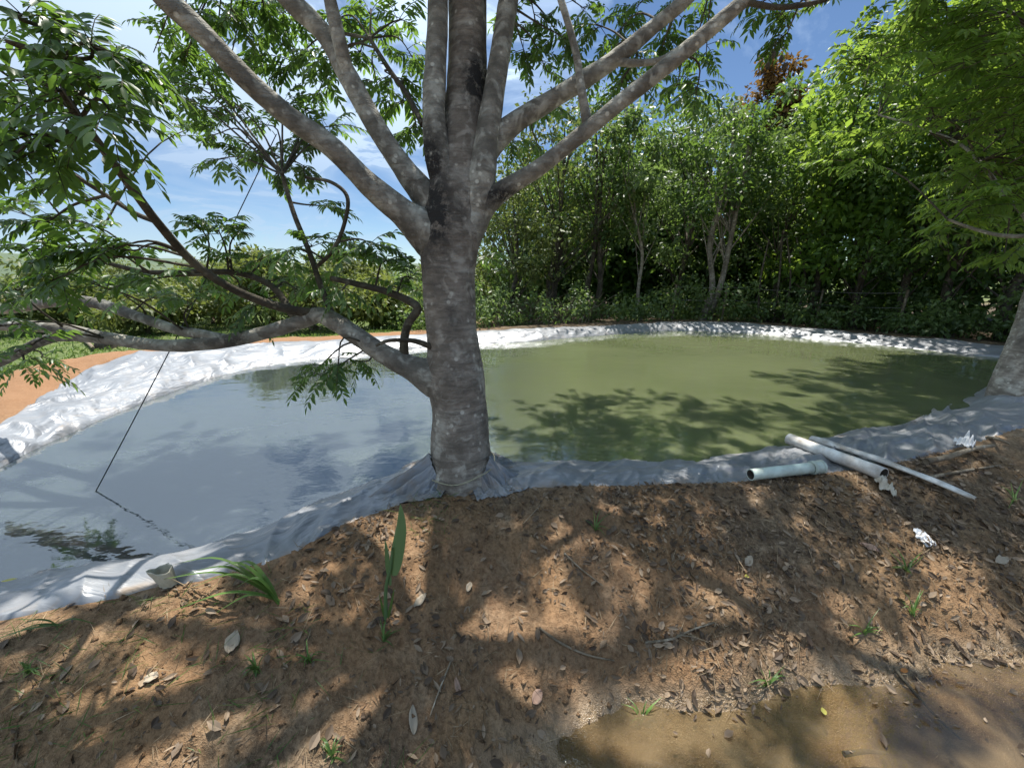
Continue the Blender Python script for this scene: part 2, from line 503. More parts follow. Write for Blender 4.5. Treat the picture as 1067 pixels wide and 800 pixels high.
NL = 2400
WAT = catmull([r[0] for r in ring], NL, True)
OUT3 = catmull([np.append(r[1], r[2]) for r in ring], NL, True)
ARC = np.concatenate(([0], np.cumsum(np.linalg.norm(np.diff((WAT + OUT3[:, :2]) / 2, axis=0), axis=1))))
# slack edges: the liner wanders a little
wob = fbm(ARC * 1.7, ARC * 0, s=3, o=4)
dirv = OUT3[:, :2] - WAT
OUT3[:, :2] += nrm(dirv) * (0.04 * wob)[:, None]
WAT = WAT + nrm(dirv) * (0.022 * fbm(ARC * 2.0, ARC * 0 + 5, s=8, o=4))[:, None]
POLY = OUT3[::6]


def pond_dist(x, y):
    """distance to the outer liner edge (positive outside), height and place of the nearest edge point"""
    x = np.asarray(x, float).ravel(); y = np.asarray(y, float).ravel()
    D = np.empty_like(x); Z = np.empty_like(x); ins = np.zeros(len(x), bool)
    px, py, pz = POLY[:, 0], POLY[:, 1], POLY[:, 2]
    qx, qy = np.roll(px, -1), np.roll(py, -1)
    ex, ey = qx - px, qy - py; el = ex * ex + ey * ey + 1e-12
    for a in range(0, len(x), 20000):
        X, Y = x[a:a + 20000, None], y[a:a + 20000, None]
        t = np.clip(((X - px) * ex + (Y - py) * ey) / el, 0, 1)
        d2 = (X - px - t * ex) ** 2 + (Y - py - t * ey) ** 2
        k = np.argmin(d2, 1)
        D[a:a + 20000] = np.sqrt(d2[np.arange(len(k)), k]); Z[a:a + 20000] = pz[k]
        cr = ((py > Y) != (qy > Y)) & (X < ex * (Y - py) / (ey + 1e-12) + px)
        ins[a:a + 20000] = cr.sum(1) % 2 == 1
    D[ins] *= -1
    return D, Z


TREE = G(481, 498, 0.14)          # foot of the big shade tree
PUDDLE_Z = -0.305


def terrain(x, y, full=False):
    x = np.asarray(x, float).ravel(); y = np.asarray(y, float).ravel()
    r = np.hypot(x, y)
    d, zo = pond_dist(x, y)
    near = sstep(4.2, 2.6, y - 0.18 * np.maximum(x, 0))
    left = sstep(-2.6, -3.8, x) * (1 - near)
    dd = np.maximum(d, 0)
    drop_n = (zo + 0.225) * sstep(0.0, 1.25, dd + 0.06 * fbm(x * 2.2, y * 2.2, s=31))
    drop_f = (zo + 0.05) * sstep(0.25, 2.6, dd)
    h = zo - near * drop_n - (1 - near) * drop_f
    h = np.where(d < 0, zo - 0.05 + np.maximum(d, -0.8) * 1.0, h)
    # long undulation of the country beyond
    far = sstep(18, 80, r)
    h = h + far * 1.0 * fbm(x / 45, y / 45, s=5, o=3) - far * 1.7
    # hollow with the puddle on the near right
    hol = sstep(-1.0, 0.7, x - 0.35 * fbm(x * 2, y * 2, s=61)) * sstep(0.72, 1.28, dd + 0.13 * fbm(x * 3.3, y * 3.3, s=77, o=3))
    h = h - 0.15 * hol * near
    # clods, trodden ground, rills
    k = np.where(d > 0, sstep(0.0, 0.10, dd), 0) * sstep(30, 10, r)
    soft = 1 - 0.75 * hol * near
    h = h + k * soft * (0.035 * fbm(x * 2.4, y * 2.4, s=41, o=3) + 0.022 * fbm(x * 8, y * 8, s=42, o=4) * near + 0.014 * np.abs(fbm(x * 26, y * 26, s=43, o=3)) * near
                        + 0.006 * fbm(x * 70, y * 70, s=44, o=2) * near + 0.03 * (1 - near) * fbm(x * 5, y * 5, s=47, o=4))
    if not full: return h
    nz = fbm(x * 1.3, y * 1.3, s=51, o=4)
    leftw = sstep(-0.5, -2.5, x)
    grass = sstep(1.0, 1.5, dd + 0.45 * nz) * (1 - near) * leftw
    grass = np.maximum(grass, sstep(4.0, 6.0, dd) * (1 - near) * (1 - sstep(-1, 2, x) * sstep(90, 60, r)))
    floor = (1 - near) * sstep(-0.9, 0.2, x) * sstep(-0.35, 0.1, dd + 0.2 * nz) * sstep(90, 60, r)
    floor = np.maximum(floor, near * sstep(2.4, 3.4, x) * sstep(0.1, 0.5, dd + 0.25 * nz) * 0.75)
    orange = np.clip((1 - near) * leftw + near * 0.35 * sstep(0.0, 0.6, nz + 0.25), 0, 1)
    wet = near * sstep(-0.225, -0.295, h + 0.03 * nz + 0.025 * fbm(x * 9, y * 9, s=53)) * sstep(-1.2, -0.5, x)
    return h, grass, floor, orange, wet


def th(x, y): return float(terrain(np.array([x]), np.array([y]))[0])


def on_ground(px, py, it=7):
    """point of the terrain seen at px,py"""
    z = 0.0
    for _ in range(it):
        p = G(px, py, z); z = 0.5 * z + 0.5 * th(p[0], p[1])
    p = G(px, py, z); p[2] = th(p[0], p[1])
    return p


# terrain: one polar sheet, fine near the viewer, out to the horizon
def build_ground():
    r = [0.25]
    while r[-1] < 3500:
        q = r[-1]
        r.append(q * (1.03 if q < 0.9 else 1.0075 if q < 4.5 else 1.014 if q < 16 else 1.05))
    r = np.array(r)
    a = np.linspace(-1.12, 1.12, 620)
    step = a[1] - a[0]
    b = np.linspace(a[-1], 2 * math.pi + a[0], 90)[1:-1]
    a = np.concatenate([a, b])
    R, A = np.meshgrid(r, a, indexing='ij')
    X, Y = R * np.sin(A), R * np.cos(A)
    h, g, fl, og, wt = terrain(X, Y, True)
    mb = MB()
    V = np.stack([X.ravel(), Y.ravel(), h], -1)
    V = np.vstack([V, (0, 0, th(0, 0))])
    nv = len(a); c = len(V) - 1
    j = np.arange(nv)
    mb.add(V, [grid_faces(len(r), nv, cv=True)[:, ::-1], np.stack([np.full(nv, c), (j + 1) % nv, j], -1)[:, ::-1]])
    f = lambda q: np.append(q, 0)
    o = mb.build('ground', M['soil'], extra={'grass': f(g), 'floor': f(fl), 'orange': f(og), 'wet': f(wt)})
    return tag(o, kind='structure', label='reddish brown earth banks and grassy field around the pond')


build_ground()


# water sheets
def build_pond():
    mb = MB()
    gx = np.arange(-5.0, 11.0, .12); gy = np.arange(0.3, 11.5, .12)
    X, Y = np.meshgrid(gx, gy, indexing='ij')
    d, _ = pond_dist(X, Y)
    F = grid_faces(len(gx), len(gy))
    F = F[(d[F] < -0.03).all(1)]
    use = np.unique(F); idx = np.zeros(X.size, int); idx[use] = np.arange(len(use))
    mb.add(np.stack([X.ravel(), Y.ravel(), np.zeros(X.size)], -1)[use], [idx[F]])
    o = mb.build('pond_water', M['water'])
    if o.data.polygons[0].normal.z < 0: o.data.flip_normals()
    tag(o, kind='structure', label='still murky green pond water')
    mb = MB()
    x = np.linspace(-1.5, 4.5, 34); y = np.linspace(-1.5, 1.9, 22)
    X, Y = np.meshgrid(x, y, indexing='ij')
    mb.add(np.stack([X.ravel(), Y.ravel(), np.full(X.size, PUDDLE_Z)], -1), [grid_faces(34, 22)])
    o = mb.build('puddle_water', M['puddle'])
    if o.data.polygons[0].normal.z < 0: o.data.flip_normals()
    tag(o, kind='structure', label='shallow muddy brown puddle')


build_pond()


# liner
def build_liner():
    rows = 34
    s = np.linspace(0, 1, rows)
    W3 = np.column_stack([WAT, np.zeros(NL)])
    inn = np.column_stack([WAT - nrm(dirv) * 0.22, np.full(NL, -0.22)])
    n2 = np.column_stack([nrm(dirv), np.zeros(NL)])
    width = np.linalg.norm(dirv, axis=1)
    V = np.zeros((NL, rows, 3))
    for j, q in enumerate(s):
        if q < 0.15:
            t = q / 0.15; V[:, j] = inn * (1 - t) + W3 * t
        elif q < 0.9:
            t = (q - 0.15) / 0.75
            V[:, j] = W3 * (1 - t) + OUT3 * t
            V[:, j, 2] = OUT3[:, 2] * (1 - (1 - t) ** 1.9) + 0.022 * math.sin(math.pi * t) + 0.012
        else:
            t = (q - 0.9) / 0.1
            V[:, j] = OUT3 + n2 * 0.07 * t; V[:, j, 2] = OUT3[:, 2] + 0.012 - 0.07 * t ** 1.5
    A = ARC[:, None] * np.ones(rows); S = s[None] * np.maximum(width, 0.3)[:, None]
    e = sstep(0.10, 0.22, s) * sstep(1.0, 0.88, s)
    skew = A * 1.0 + 0.5 * S + 0.12 * fbm(A * 1.5, S * 2, s=22, o=3)
    wq = 0.25 * fbm(A * 1.3, S * 2.5, s=20, o=3)
    r1 = (1 - np.abs(vnoise(A * 1.9 + S * 1.2, (S + wq) * 6.5 - A * 0.5, s=21))) ** 2 * 2 - 1
    r2 = (1 - np.abs(vnoise(A * 5.0 - 2.0 * S, (S + wq) * 13 + A * 1.1, s=24))) ** 2 * 2 - 1
    r3 = (1 - np.abs(vnoise(A * 9.5 + 5 * S, S * 4.0, s=26))) ** 2 * 2 - 1
    sag = fbm(A * 1.1, S * 0.6, s=27, o=3)
    big = np.clip(width / 0.8, 0.5, 1.15)[:, None]
    wd = 1 - 0.92 * sstep(2.4, 4.0, OUT3[:, 1])[:, None]
    disp = e * (1 - .35 * sstep(5, 8, OUT3[:, 1])[:, None]) * (0.024 * r1 * big + 0.007 * r2 * wd + 0.007 * r3 * wd + 0.055 * sag * big)
    V[..., 2] += disp
    sh = e * 0.035 * fbm(A * 3.5, S * 5, s=29, o=3)
    V[..., :2] += sh[..., None] * n2[:, None, :2]
    farw = sstep(3.0, 6.0, OUT3[:, 1])[:, None]
    mud = sstep(0.80, 0.97, s)[None] * 0.9 * (1 - .7 * farw) + 0.45 * (1 - farw * .6) * (np.exp(-((s - 0.20) / 0.05) ** 2))[None] + 0.12
    mb = MB(); mb.add(V.reshape(-1, 3), [grid_faces(NL, rows, cu=True)])
    root = thing('pond_liner', 'wrinkled silver plastic sheet lining the banks all round the pond', 'pond liner', (0, 0, 0))
    o = mb.build('sheet', M['liner'], root, extra={'su': (A * 1.1 + S * 1.2).ravel(), 'sv': (S * 5.0 - A * .8).ravel(), 'mud': mud.ravel()})
    # gathered skirt of film round the foot of the shade tree
    na, nr = 420, 24
    a = np.linspace(math.radians(-66), math.radians(252), na)
    a2 = np.linspace(0, 1, nr)
    AA, RR = np.meshgrid(a, a2, indexing='ij')
    ends = sstep(math.radians(-66), math.radians(-40), a) * sstep(math.radians(252), math.radians(226), a)
    top = ends * (0.115 + 0.09 * np.exp(-((a - math.radians(196)) / 0.45) ** 2) + 0.07 * np.exp(-((a - math.radians(-16)) / 0.35) ** 2)) - 0.02 + 0.02 * vnoise(a * 3, a * 0, s=5)
    bot_r = 0.50 + 0.08 * vnoise(a * 2.3, a * 0 + 3, s=6) + 0.18 * np.exp(-((a - math.radians(205)) / 0.4) ** 2)
    bot_r = 0.27 + (bot_r - 0.27) * (0.15 + 0.85 * sstep(math.radians(-66), math.radians(0), a) * sstep(math.radians(252), math.radians(195), a))
    r0 = 0.200
    Rr = r0 + (bot_r[:, None] - r0) * RR ** 1.1
    pl = (np.abs(((AA * 5.2 + 0.5 * vnoise(AA * 2, RR * 2, s=9)) % 1) - 0.5) * 2 - 0.5) + 0.5 * vnoise(AA * 16, RR * 2, s=10)
    Z = 0.135 + top[:, None] * (1 - RR) ** 1.7 - 0.055 * RR + 0.05 * pl * np.sin(np.pi * np.clip(RR * 0.85 + 0.12, 0, 1)) + 0.008 * fbm(AA * 30, RR * 9, s=14)
    Rr = Rr + 0.012 * pl * (1 - RR)
    X = TREE[0] + Rr * np.cos(AA); Y = TREE[1] + 0.02 + Rr * np.sin(AA)
    Z = np.maximum(Z, terrain(X, Y).reshape(Z.shape) + 0.006 + 0.02 * (1 - RR) + 0.012 * np.maximum(pl, 0))
    mb = MB(); mb.add(np.stack([X, Y, Z], -1).reshape(-1, 3), [grid_faces(na, nr)])
    mb.build('gathered_skirt', M['liner'], root, extra={'su': (AA * 4).ravel(), 'sv': RR.ravel() * .7, 'mud': (0.2 + 0.5 * RR).ravel()})


build_liner()


# ------------------------------------------------------------------ leaves
def add_leaves(mb, P, D, N, L, Wd, mat=0, rnd=None, fine=False, droop=0.15):
    """P base, D along the leaf, N its face, one folded blade each"""
    n = len(P); D = nrm(D); S = nrm(np.cross(D, N)); U = np.cross(S, D)
    L = np.broadcast_to(L, (n,))[:, None]; Wd = np.broadcast_to(Wd, (n,))[:, None]
    rnd = RNG.random(n) if rnd is None else rnd
    dz = np.array((0, 0, -1.0))
    if fine:
        def c(t, w, f): return P + D * L * t + S * Wd * w + U * Wd * abs(w) * f + dz * L * droop * t * t
        V = np.stack([P, c(.28, .42, .35), c(.28, 0, 0), c(.28, -.42, .35), c(.62, .46, .35), c(.62, 0, 0), c(.62, -.46, .35), c(1, 0, 0)], 1)
        b = (np.arange(n) * 8)[:, None]
        q = np.concatenate([b + np.array([[1, 4, 5, 2]]), b + np.array([[2, 5, 6, 3]])])
        t = np.concatenate([b + np.array([[0, 1, 2]]), b + np.array([[0, 2, 3]]), b + np.array([[4, 7, 5]]), b + np.array([[5, 7, 6]])])
        mb.add(V.reshape(-1, 3), [q, t], mat, np.repeat(rnd, 8))
    else:
        m = P + D * L * 0.45
        V = np.stack([P, m + S * Wd * .5 + U * Wd * .12, P + D * L + dz * L * droop, m - S * Wd * .5 + U * Wd * .12], 1)
        b = (np.arange(n) * 4)[:, None]
        mb.add(V.reshape(-1, 3), [np.concatenate([b + np.array([[0, 1, 2]]), b + np.array([[0, 2, 3]])])], mat, np.repeat(rnd, 4))


def add_compound(mb, P, D, L, pairs, ll, lw, leafmat=0, stalkmat=1, fine=True, drp=0.35):
    """pinnate leaves: a drooping stalk with pairs of leaflets"""
    n = len(P); D = nrm(D); L = np.broadcast_to(L, (n,))
    up = np.tile((0, 0, 1.0), (n, 1)) + 0.25 * RNG.normal(size=(n, 3))
    S = nrm(np.cross(D, up))
    pt = lambda s: P + D * (L * s)[:, None] + np.array((0, 0, -1.0)) * (L * drp * s * s)[:, None]
    base = RNG.random(n)
    for k in range(pairs + 1):
        s = 0.28 + 0.72 * k / pairs
        q = pt(s); tdir = nrm(D + np.array((0, 0, -1.0)) * (2 * drp * s))
        sz = (0.75 + 0.35 * math.sin(math.pi * (0.2 + 0.7 * k / pairs))) * (0.9 + 0.2 * RNG.random(n))
        for sd in ((1, -1) if k < pairs else (0,)):
            d = tdir * (0.55 if sd else 1.0) + sd * S * 0.85 + np.array((0, 0, -0.30)) + 0.16 * RNG.normal(size=(n, 3))
            nn = np.cross(S, tdir); nn *= np.sign(nn[:, 2:3] + 1e-6)
            nn = nn + 0.30 * RNG.normal(size=(n, 3)) + np.array((0, 0, 0.3))
            add_leaves(mb, q, d, nn, ll * sz, lw * sz, leafmat, np.clip(base * 0.6 + 0.4 * RNG.random(n), 0, 1), fine, 0.18)
    if stalkmat is not None:
        ss = np.linspace(0, 1, 4); w = 0.0022 * (L / 0.22)
        V = []
        for s in ss:
            q = pt(s)
            V += [q + S * w[:, None] * (1.1 - 0.7 * s), q - S * w[:, None] * (1.1 - 0.7 * s), q + np.array((0, 0, -1.6)) * w[:, None]]
        V = np.stack(V, 1); b = (np.arange(n) * 12)[:, None]; F = []
        for i in range(3):
            for j in range(3):
                F.append(b + np.array([[i * 3 + j, i * 3 + (j + 1) % 3, i * 3 + 3 + (j + 1) % 3, i * 3 + 3 + j]]))
        mb.add(V.reshape(-1, 3), [np.concatenate(F)], stalkmat, 0.6)


# ------------------------------------------------------------------ the shade tree
def path(pts):
    """(px, py, half width in px, distance) -> points and radii"""
    return np.array([W(a, b, d) for a, b, h, d in pts]), np.array([h * d / F_PX for a, b, h, d in pts])


def limb(root, pts, mat='bark_limb', name='branch', seg=14, n=None, rough=0.10, seed=0, stain=None, world=None):
    if world is not None: P, R = world
    else: P, R = path(pts)
    mb = MB(); n = n or max(24, 12 * len(P))
    if name == 'branch' and mat == 'bark_limb': R = R.copy(); R[0] *= 1.25; R[1] *= 1.10
    C, Rr = tube(mb, P, R, seg, n, rough=rough, seed=seed)
    V = mb.v[0]
    st = np.zeros(len(V))
    if stain is not None:
        px, py, d = to_px(V)
        for (sx, sy, rx, ry, k) in stain:
            st = np.maximum(st, k * np.exp(-((px - sx) / rx) ** 2 - ((py - sy) / ry) ** 2))
    o = mb.build(name, M[mat], root, extra={'stain': st})
    return C, Rr


def build_main_tree():
    root = thing('shade_tree', 'big grey barked shade tree at the near pond edge with low spreading limb', 'tree', TREE)
    D0 = 2.68
    B = []           # samples of all branches, to hang twigs on
    stain = [(455, 220, 19, 50, 1.4), (497, 82, 17, 28, 1.6), (448, 160, 16, 45, 1.4), (480, 215, 14, 34, 0.7), (462, 130, 6, 40, 1.2), (470, 330, 8, 22, 0.55), (475, 395, 14, 16, 0.5), (455, 285, 8, 26, 0.35)]
    tr = [(481, 570, 42, D0), (481, 535, 41, D0), (481, 510, 39, D0), (481, 498, 36, D0), (481, 484, 33, D0), (480, 455, 30, D0), (478, 425, 28.5, D0), (475, 395, 30, D0), (472, 360, 27, D0), (469, 320, 26.5, D0), (468, 280, 27.5, D0), (469, 245, 31, D0),
          (473, 215, 31, D0), (478, 185, 27, D0), (482, 150, 24, D0), (485, 110, 21.5, D0), (487, 60, 20, D0), (487, 10, 19.5, D0), (488, -60, 18, D0), (492, -170, 15, D0), (500, -330, 10, D0 + .1), (505, -480, 5, D0 + .1)]
    C, R = limb(root, tr, 'bark', 'trunk', 40, 260, 0.085, 3, stain); B.append(C[150:])
    add = lambda *a, **k: B.append(limb(root, *a, **k)[0])
    # stems and limbs
    add([(470, 205, 14, D0 - .05), (456, 160, 13, D0 - .12), (452, 120, 12, D0 - .15), (454, 70, 11.5, D0 - .15), (456, 20, 11, D0 - .15), (456, -60, 10, D0 - .1), (440, -200, 7, D0), (430, -330, 4, D0)], 'bark_limb', seed=5, stain=[(448, 170, 18, 38, 1.4)])
    add([(490, 235, 14, D0), (500, 190, 14, D0 - .08), (506, 150, 13, D0 - .1), (514, 100, 11.5, D0 - .1), (522, 50, 10.5, D0 - .1), (530, 0, 10, D0 - .1), (545, -80, 9, D0), (570, -220, 6, D0 + .2), (590, -330, 3, D0 + .2)], 'bark_limb', seed=6)
    add([(472, 268, 22, D0), (448, 245, 20, D0 - .05), (420, 222, 15, D0 - .12), (385, 193, 12.5, D0 - .22), (345, 153, 11, D0 - .35), (300, 121, 10.8, D0 - .45), (250, 76, 11, D0 - .6), (212, 36, 11, D0 - .72), (172, -2, 12, D0 - .8), (120, -60, 10, D0 - .9), (40, -150, 7, D0 - 1.0), (-40, -240, 4, D0 - 1.0)], 'bark_limb', seed=7, n=120, stain=[(430, 235, 20, 20, .4)])
    add([(468, 232, 16, D0), (440, 200, 13.5, D0 - .05), (412, 163, 11, D0 - .1), (386, 122, 10.5, D0 - .15), (362, 78, 10, D0 - .2), (338, 36, 9.5, D0 - .22), (300, -2, 10, D0 - .25), (250, -60, 8, D0 - .25), (190, -140, 5, D0 - .2)], 'bark_limb', seed=8, n=100)
    add([(362, 78, 6, D0 - .22), (354, 45, 6.5, D0 - .3), (346, 10, 6.5, D0 - .35), (335, -40, 5, D0 - .4), (310, -140, 3, D0 - .4)], 'bark_limb', seed=9, n=40)
    add([(490, 180, 15, D0), (512, 150, 12, D0 - .02), (540, 126, 10, D0 - .05), (590, 95, 9, D0 - .1), (640, 62, 8, D0 - .15), (685, 25, 7, D0 - .2), (718, -4, 7, D0 - .25), (790, -80, 5, D0 - .3), (860, -170, 3, D0 - .3)], 'bark_limb', seed=10, n=100)
    add([(478, 245, 20, D0), (500, 217, 15, D0 - .02), (525, 198, 10, D0 - .08), (560, 176, 8.2, D0 - .14), (600, 145, 8, D0 - .2), (650, 104, 8, D0 - .28), (700, 65, 8, D0 - .36), (740, 31, 7.6, D0 - .42), (780, -3, 7, D0 - .48), (860, -70, 6, D0 - .55), (960, -150, 3.5, D0 - .6)], 'bark_limb', seed=11, n=110, stain=[(520, 203, 26, 14, 1.2)])
    add([(612, 130, 4.2, D0 - .2), (606, 95, 4, D0 - .25), (600, 55, 3.8, D0 - .28), (586, 5, 3.6, D0 - .3), (565, -60, 3, D0 - .3)], 'bark_limb', seed=12, n=40)
    add([(640, 64, 3.5, D0 - .15), (662, 66, 3.2, D0 - .17), (690, 62, 3, D0 - .19), (720, 42, 2.6, D0 - .2)], 'bark_limb', seed=13, n=30)
    # the low limb and its branches over the water on the left
    add([(476, 398, 22, D0), (452, 393, 19, D0), (428, 383, 13, D0), (400, 369, 10.5, D0 - .02), (372, 350, 9.5, D0 - .03), (350, 336, 9, D0 - .03), (332, 328, 8.5, D0 - .03), (312, 336, 7.6, D0 - .02), (270, 348, 7, D0), (225, 357, 7, D0), (170, 360, 6.3, D0 + .02), (110, 352, 6.2, D0 + .02), (60, 342, 5.8, D0), (0, 338, 6, D0), (-70, 330, 4.5, D0 - .1), (-150, 310, 3, D0 - .2)], 'bark_limb', seed=14, n=170, stain=[(240, 355, 30, 10, .9), (95, 340, 25, 12, .5)])
    add([(235, 354, 5, D0), (212, 349, 5, D0 + .02), (185, 344, 5, D0 + .08), (150, 332, 5.2, D0 + .2), (100, 316, 5.6, D0 + .4), (60, 314, 5.6, D0 + .55), (0, 322, 5, D0 + .75), (-80, 320, 4, D0 + .9)], 'bark_limb', seed=15, n=80, stain=[(100, 316, 60, 12, .8)])
    add([(330, 327, 5, D0 - .03), (300, 322, 4.6, D0 - .1), (270, 313, 4.2, D0 - .2), (235, 297, 4, D0 - .35), (200, 272, 4.2, D0 - .5), (165, 233, 4.2, D0 - .75), (130, 186, 4.2, D0 - 1.0), (98, 143, 4, D0 - 1.2), (72, 108, 3.4, D0 - 1.3), (62, 60, 2.6, D0 - 1.35), (58, 10, 2, D0 - 1.38)], 'twig', seed=16, n=110, rough=0.05)
    add([(165, 232, 2.6, D0 - .75), (140, 222, 2.4, D0 - .75), (105, 200, 2.2, D0 - .8), (70, 178, 2, D0 - .9), (30, 150, 1.6, D0 - 1.0)], 'twig', seed=17, n=40, rough=0.05)
    add([(310, 336, 4, D0 - .02), (285, 300, 3.2, D0 + .05), (250, 285, 3, D0 + .1), (205, 283, 2.8, D0 + .1), (150, 283, 2.4, D0 + .1), (90, 268, 2, D0 + .1)], 'twig', seed=18, n=60, rough=0.05)
    add([(422, 383, 5.5, D0), (421, 358, 4.6, D0 - .02), (425, 338, 4.4, D0 - .04), (435, 322, 4.4, D0 - .05), (425, 313, 4, D0 - .03), (400, 303, 3.6, D0), (372, 296, 3.2, D0), (345, 290, 2.5, D0)], 'twig', seed=19, n=60, rough=0.05)
    add([(452, 362, 3.4, D0 - .1), (430, 355, 2.6, D0 - .12), (405, 355, 2, D0 - .13), (392, 360, 1.5, D0 - .13)], 'twig', seed=20, n=30, rough=0.05)
    add([(350, 336, 3.4, D0), (335, 300, 3, D0 + .05), (322, 262, 2.6, D0 + .08), (306, 222, 2.4, D0 + .1), (294, 182, 2, D0 + .1)], 'twig', seed=21, n=40, rough=0.05)
    add([(330, 278, 2, D0 + .05), (346, 262, 2, D0), (358, 236, 2, D0), (362, 206, 2, D0), (345, 190, 1.8, D0), (318, 185, 1.5, D0)], 'twig', seed=22, n=40, rough=0.05)
    add([(110, 352, 5.5, D0 + .02), (70, 350, 5, D0 + .1), (40, 357, 4.6, D0 + .2), (0, 378, 4.2, D0 + .3), (-50, 400, 3.4, D0 + .4)], 'bark_limb', seed=23, n=40, stain=[(40, 360, 60, 30, .8)])
    add([(440, 130, 3, D0 - .1), (425, 100, 2.6, D0), (405, 72, 2.4, D0 + .05), (385, 40, 2, D0 + .1)], 'twig', seed=24, n=30, rough=.05)
    add([(775, 2, 3, D0 - .48), (810, 8, 2.6, D0 - .5), (845, 4, 2.2, D0 - .5), (880, -6, 1.6, D0 - .5)], 'twig', seed=25, n=30, rough=.05)
    BS = np.concatenate(B)
    # ---- crown
    cl = []
    near = [(62, 25), (95, 45), (15, 85), (58, 95), (105, 95), (128, 62), (140, 90), (30, 112), (92, 132), (38, 58), (10, 165), (120, 122), (45, 155), (80, 70), (25, 15), (20, 140), (70, 135), (0, 40)]
    cl += [(x, y, D0 - 1.32 + random.uniform(-.15, .15), .7) for x, y in near]
    nr2 = [(25, 175), (65, 190), (10, 215), (45, 235), (85, 230), (25, 260), (70, 265), (110, 262), (140, 262), (15, 300), (55, 292), (95, 295), (150, 292), (-5, 340), (10, 370)]
    cl += [(x, y, D0 - .55 + random.uniform(-.2, .3), .8) for x, y in nr2]
    mid = [(205, 15), (240, 28), (275, 10), (310, 22), (225, 58), (190, 70), (180, 100), (210, 110), (245, 108), (225, 140), (250, 160), (285, 160), (310, 142), (300, 75), (330, 100), (290, 45), (325, 60),
           (270, 130), (350, 20), (385, 15), (400, 45), (420, 20), (375, 55), (410, 80), (430, 60), (350, 130), (320, 175), (285, 185), (420, 110), (395, 95), (436, 140), (190, 40), (170, 85), (235, 85), (265, 60), (295, 105), (260, 20), (345, 60), (300, 25), (230, 165), (205, 130), (320, 120), (215, 85), (160, 55), (340, 150)]
    cl += [(x, y, D0 + random.uniform(.1, .9), 1.0) for x, y in mid]
    low = [(225, 235), (250, 240), (205, 232), (300, 262), (325, 255), (350, 250), (375, 262), (400, 272), (330, 285), (290, 290), (360, 300), (270, 268), (180, 285), (215, 290), (250, 300), (310, 302), (390, 255), (415, 300),
           (430, 290), (345, 215), (160, 310), (125, 305), (200, 315), (270, 315), (240, 270)]
    cl += [(x, y, D0 + random.uniform(-.05, .35), .75) for x, y in low]
    cl += [(335, 392, D0 - .1, .5), (352, 380, D0 - .1, .5), (370, 376, D0 - .05, .4), (318, 398, D0 - .1, .4), (20, 380, D0 + .2, .6), (45, 372, D0 + .3, .5)]
    rgt = [(548, 60), (570, 75), (590, 40), (620, 25), (560, 30), (640, 38), (660, 12), (600, 70), (625, 75), (690, 45), (700, 20), (720, 60), (665, 60), (735, 70), (705, 90), (680, 85), (725, 15), (610, 10), (540, 15), (655, 85), (575, 110), (725, 100)]
    cl += [(x, y, D0 + random.uniform(.0, 1.0), .8) for x, y in rgt]
    cl += [(812, 18, D0 - .3, .45), (820, 36, D0 - .3, .4), (872, -2, D0 - .4, .45), (795, 2, D0 - .3, .45)]
    cl += [(535, 148, D0 + .4, .6), (560, 150, D0 + .6, .6), (508, 268, D0 + .3, .4)]
    C3 = [(W(x, y, d), s * (.75 if d < 1.9 else 1)) for x, y, d, s in cl]
    # the part of the crown above the picture
    k = 0
    while k < 265:
        u = RNG.normal(size=3); u = u / np.linalg.norm(u) * RNG.random() ** 0.4
        p = np.array((-0.35, 3.5, 5.1)) + u * np.array((4.3, 3.0, 1.7))
        if p[2] < 3.0: continue
        px, py, d = to_px(p)
        if d > 0 and py > -35 - 150 / max(d, .5) and -40 < px < 1110: continue
        C3.append((p, 1.0)); k += 1
    k = 0
    while k < 210:
        p = np.array((RNG.uniform(.3, 5.6), RNG.uniform(4.2, 7.1), RNG.uniform(4.7, 6.9)))
        px, py, d = to_px(p)
        if py > -62: continue
        C3.append((p, 1.0)); k += 1
    # boughs that carry the upper crown
    mbt, mbl = MB(), MB()
    hub = np.array((-0.25, 2.6, 3.6))
    boughs = []
    for i in range(14):
        a = 2 * math.pi * i / 14 + RNG.random() * .4
        e = np.array((math.cos(a) * (2.4 + 1.6 * RNG.random()), math.sin(a) * (1.5 + 1.6 * RNG.random()), 1.0 + 1.6 * RNG.random()))
        m = hub + e * 0.5 + np.array((0, 0, 0.35))
        px, py, d = to_px(np.array([hub, m, hub + e]))
        if ((py > -15) & (px > -20) & (px < 1090)).any():
            e[2] += 1.0; m[2] += .8
        Cc, _ = tube(mbl, [np.array((-0.27, 2.62, 3.35)), m, hub + e], [0.05, 0.03, 0.008], 8, 24, 0, 0.06, i)
        boughs.append(Cc)
    mbl.build('bough', [M['bark_limb']], root, extra={'stain': np.zeros(mbl.n)})
    BS2 = np.concatenate([BS] + boughs)
    P_, D_, L_, S_ = [], [], [], []
    for c, s in C3:
        dd = np.linalg.norm(BS2 - c, axis=1) + 0.6 * np.maximum(0, BS2[:, 2] - c[2])
        b = BS2[np.argmin(dd)]
        m = 0.5 * (b + c) + np.array((0, 0, 0.10 * np.linalg.norm(c - b))) + RNG.normal(size=3) * 0.03
        tube(mbt, [b, m, c], [0.008, 0.006, 0.003], 5, 9, 1)
        nl = int(RNG.integers(7, 10)) if s > .6 else 6
        for q in range(nl):
            t = RNG.random() * 0.45
            o = c * (1 - t) + m * t
            az = RNG.random() * 6.283; el = RNG.normal() * 0.35 + 0.1
            v = np.array((math.cos(az) * math.cos(el), math.sin(az) * math.cos(el), math.sin(el)))
            v = v + 0.6 * nrm(c - b)
            P_.append(o); D_.append(v); L_.append((0.18 + 0.10 * RNG.random()) * (0.62 + .38 * s)); S_.append(s)
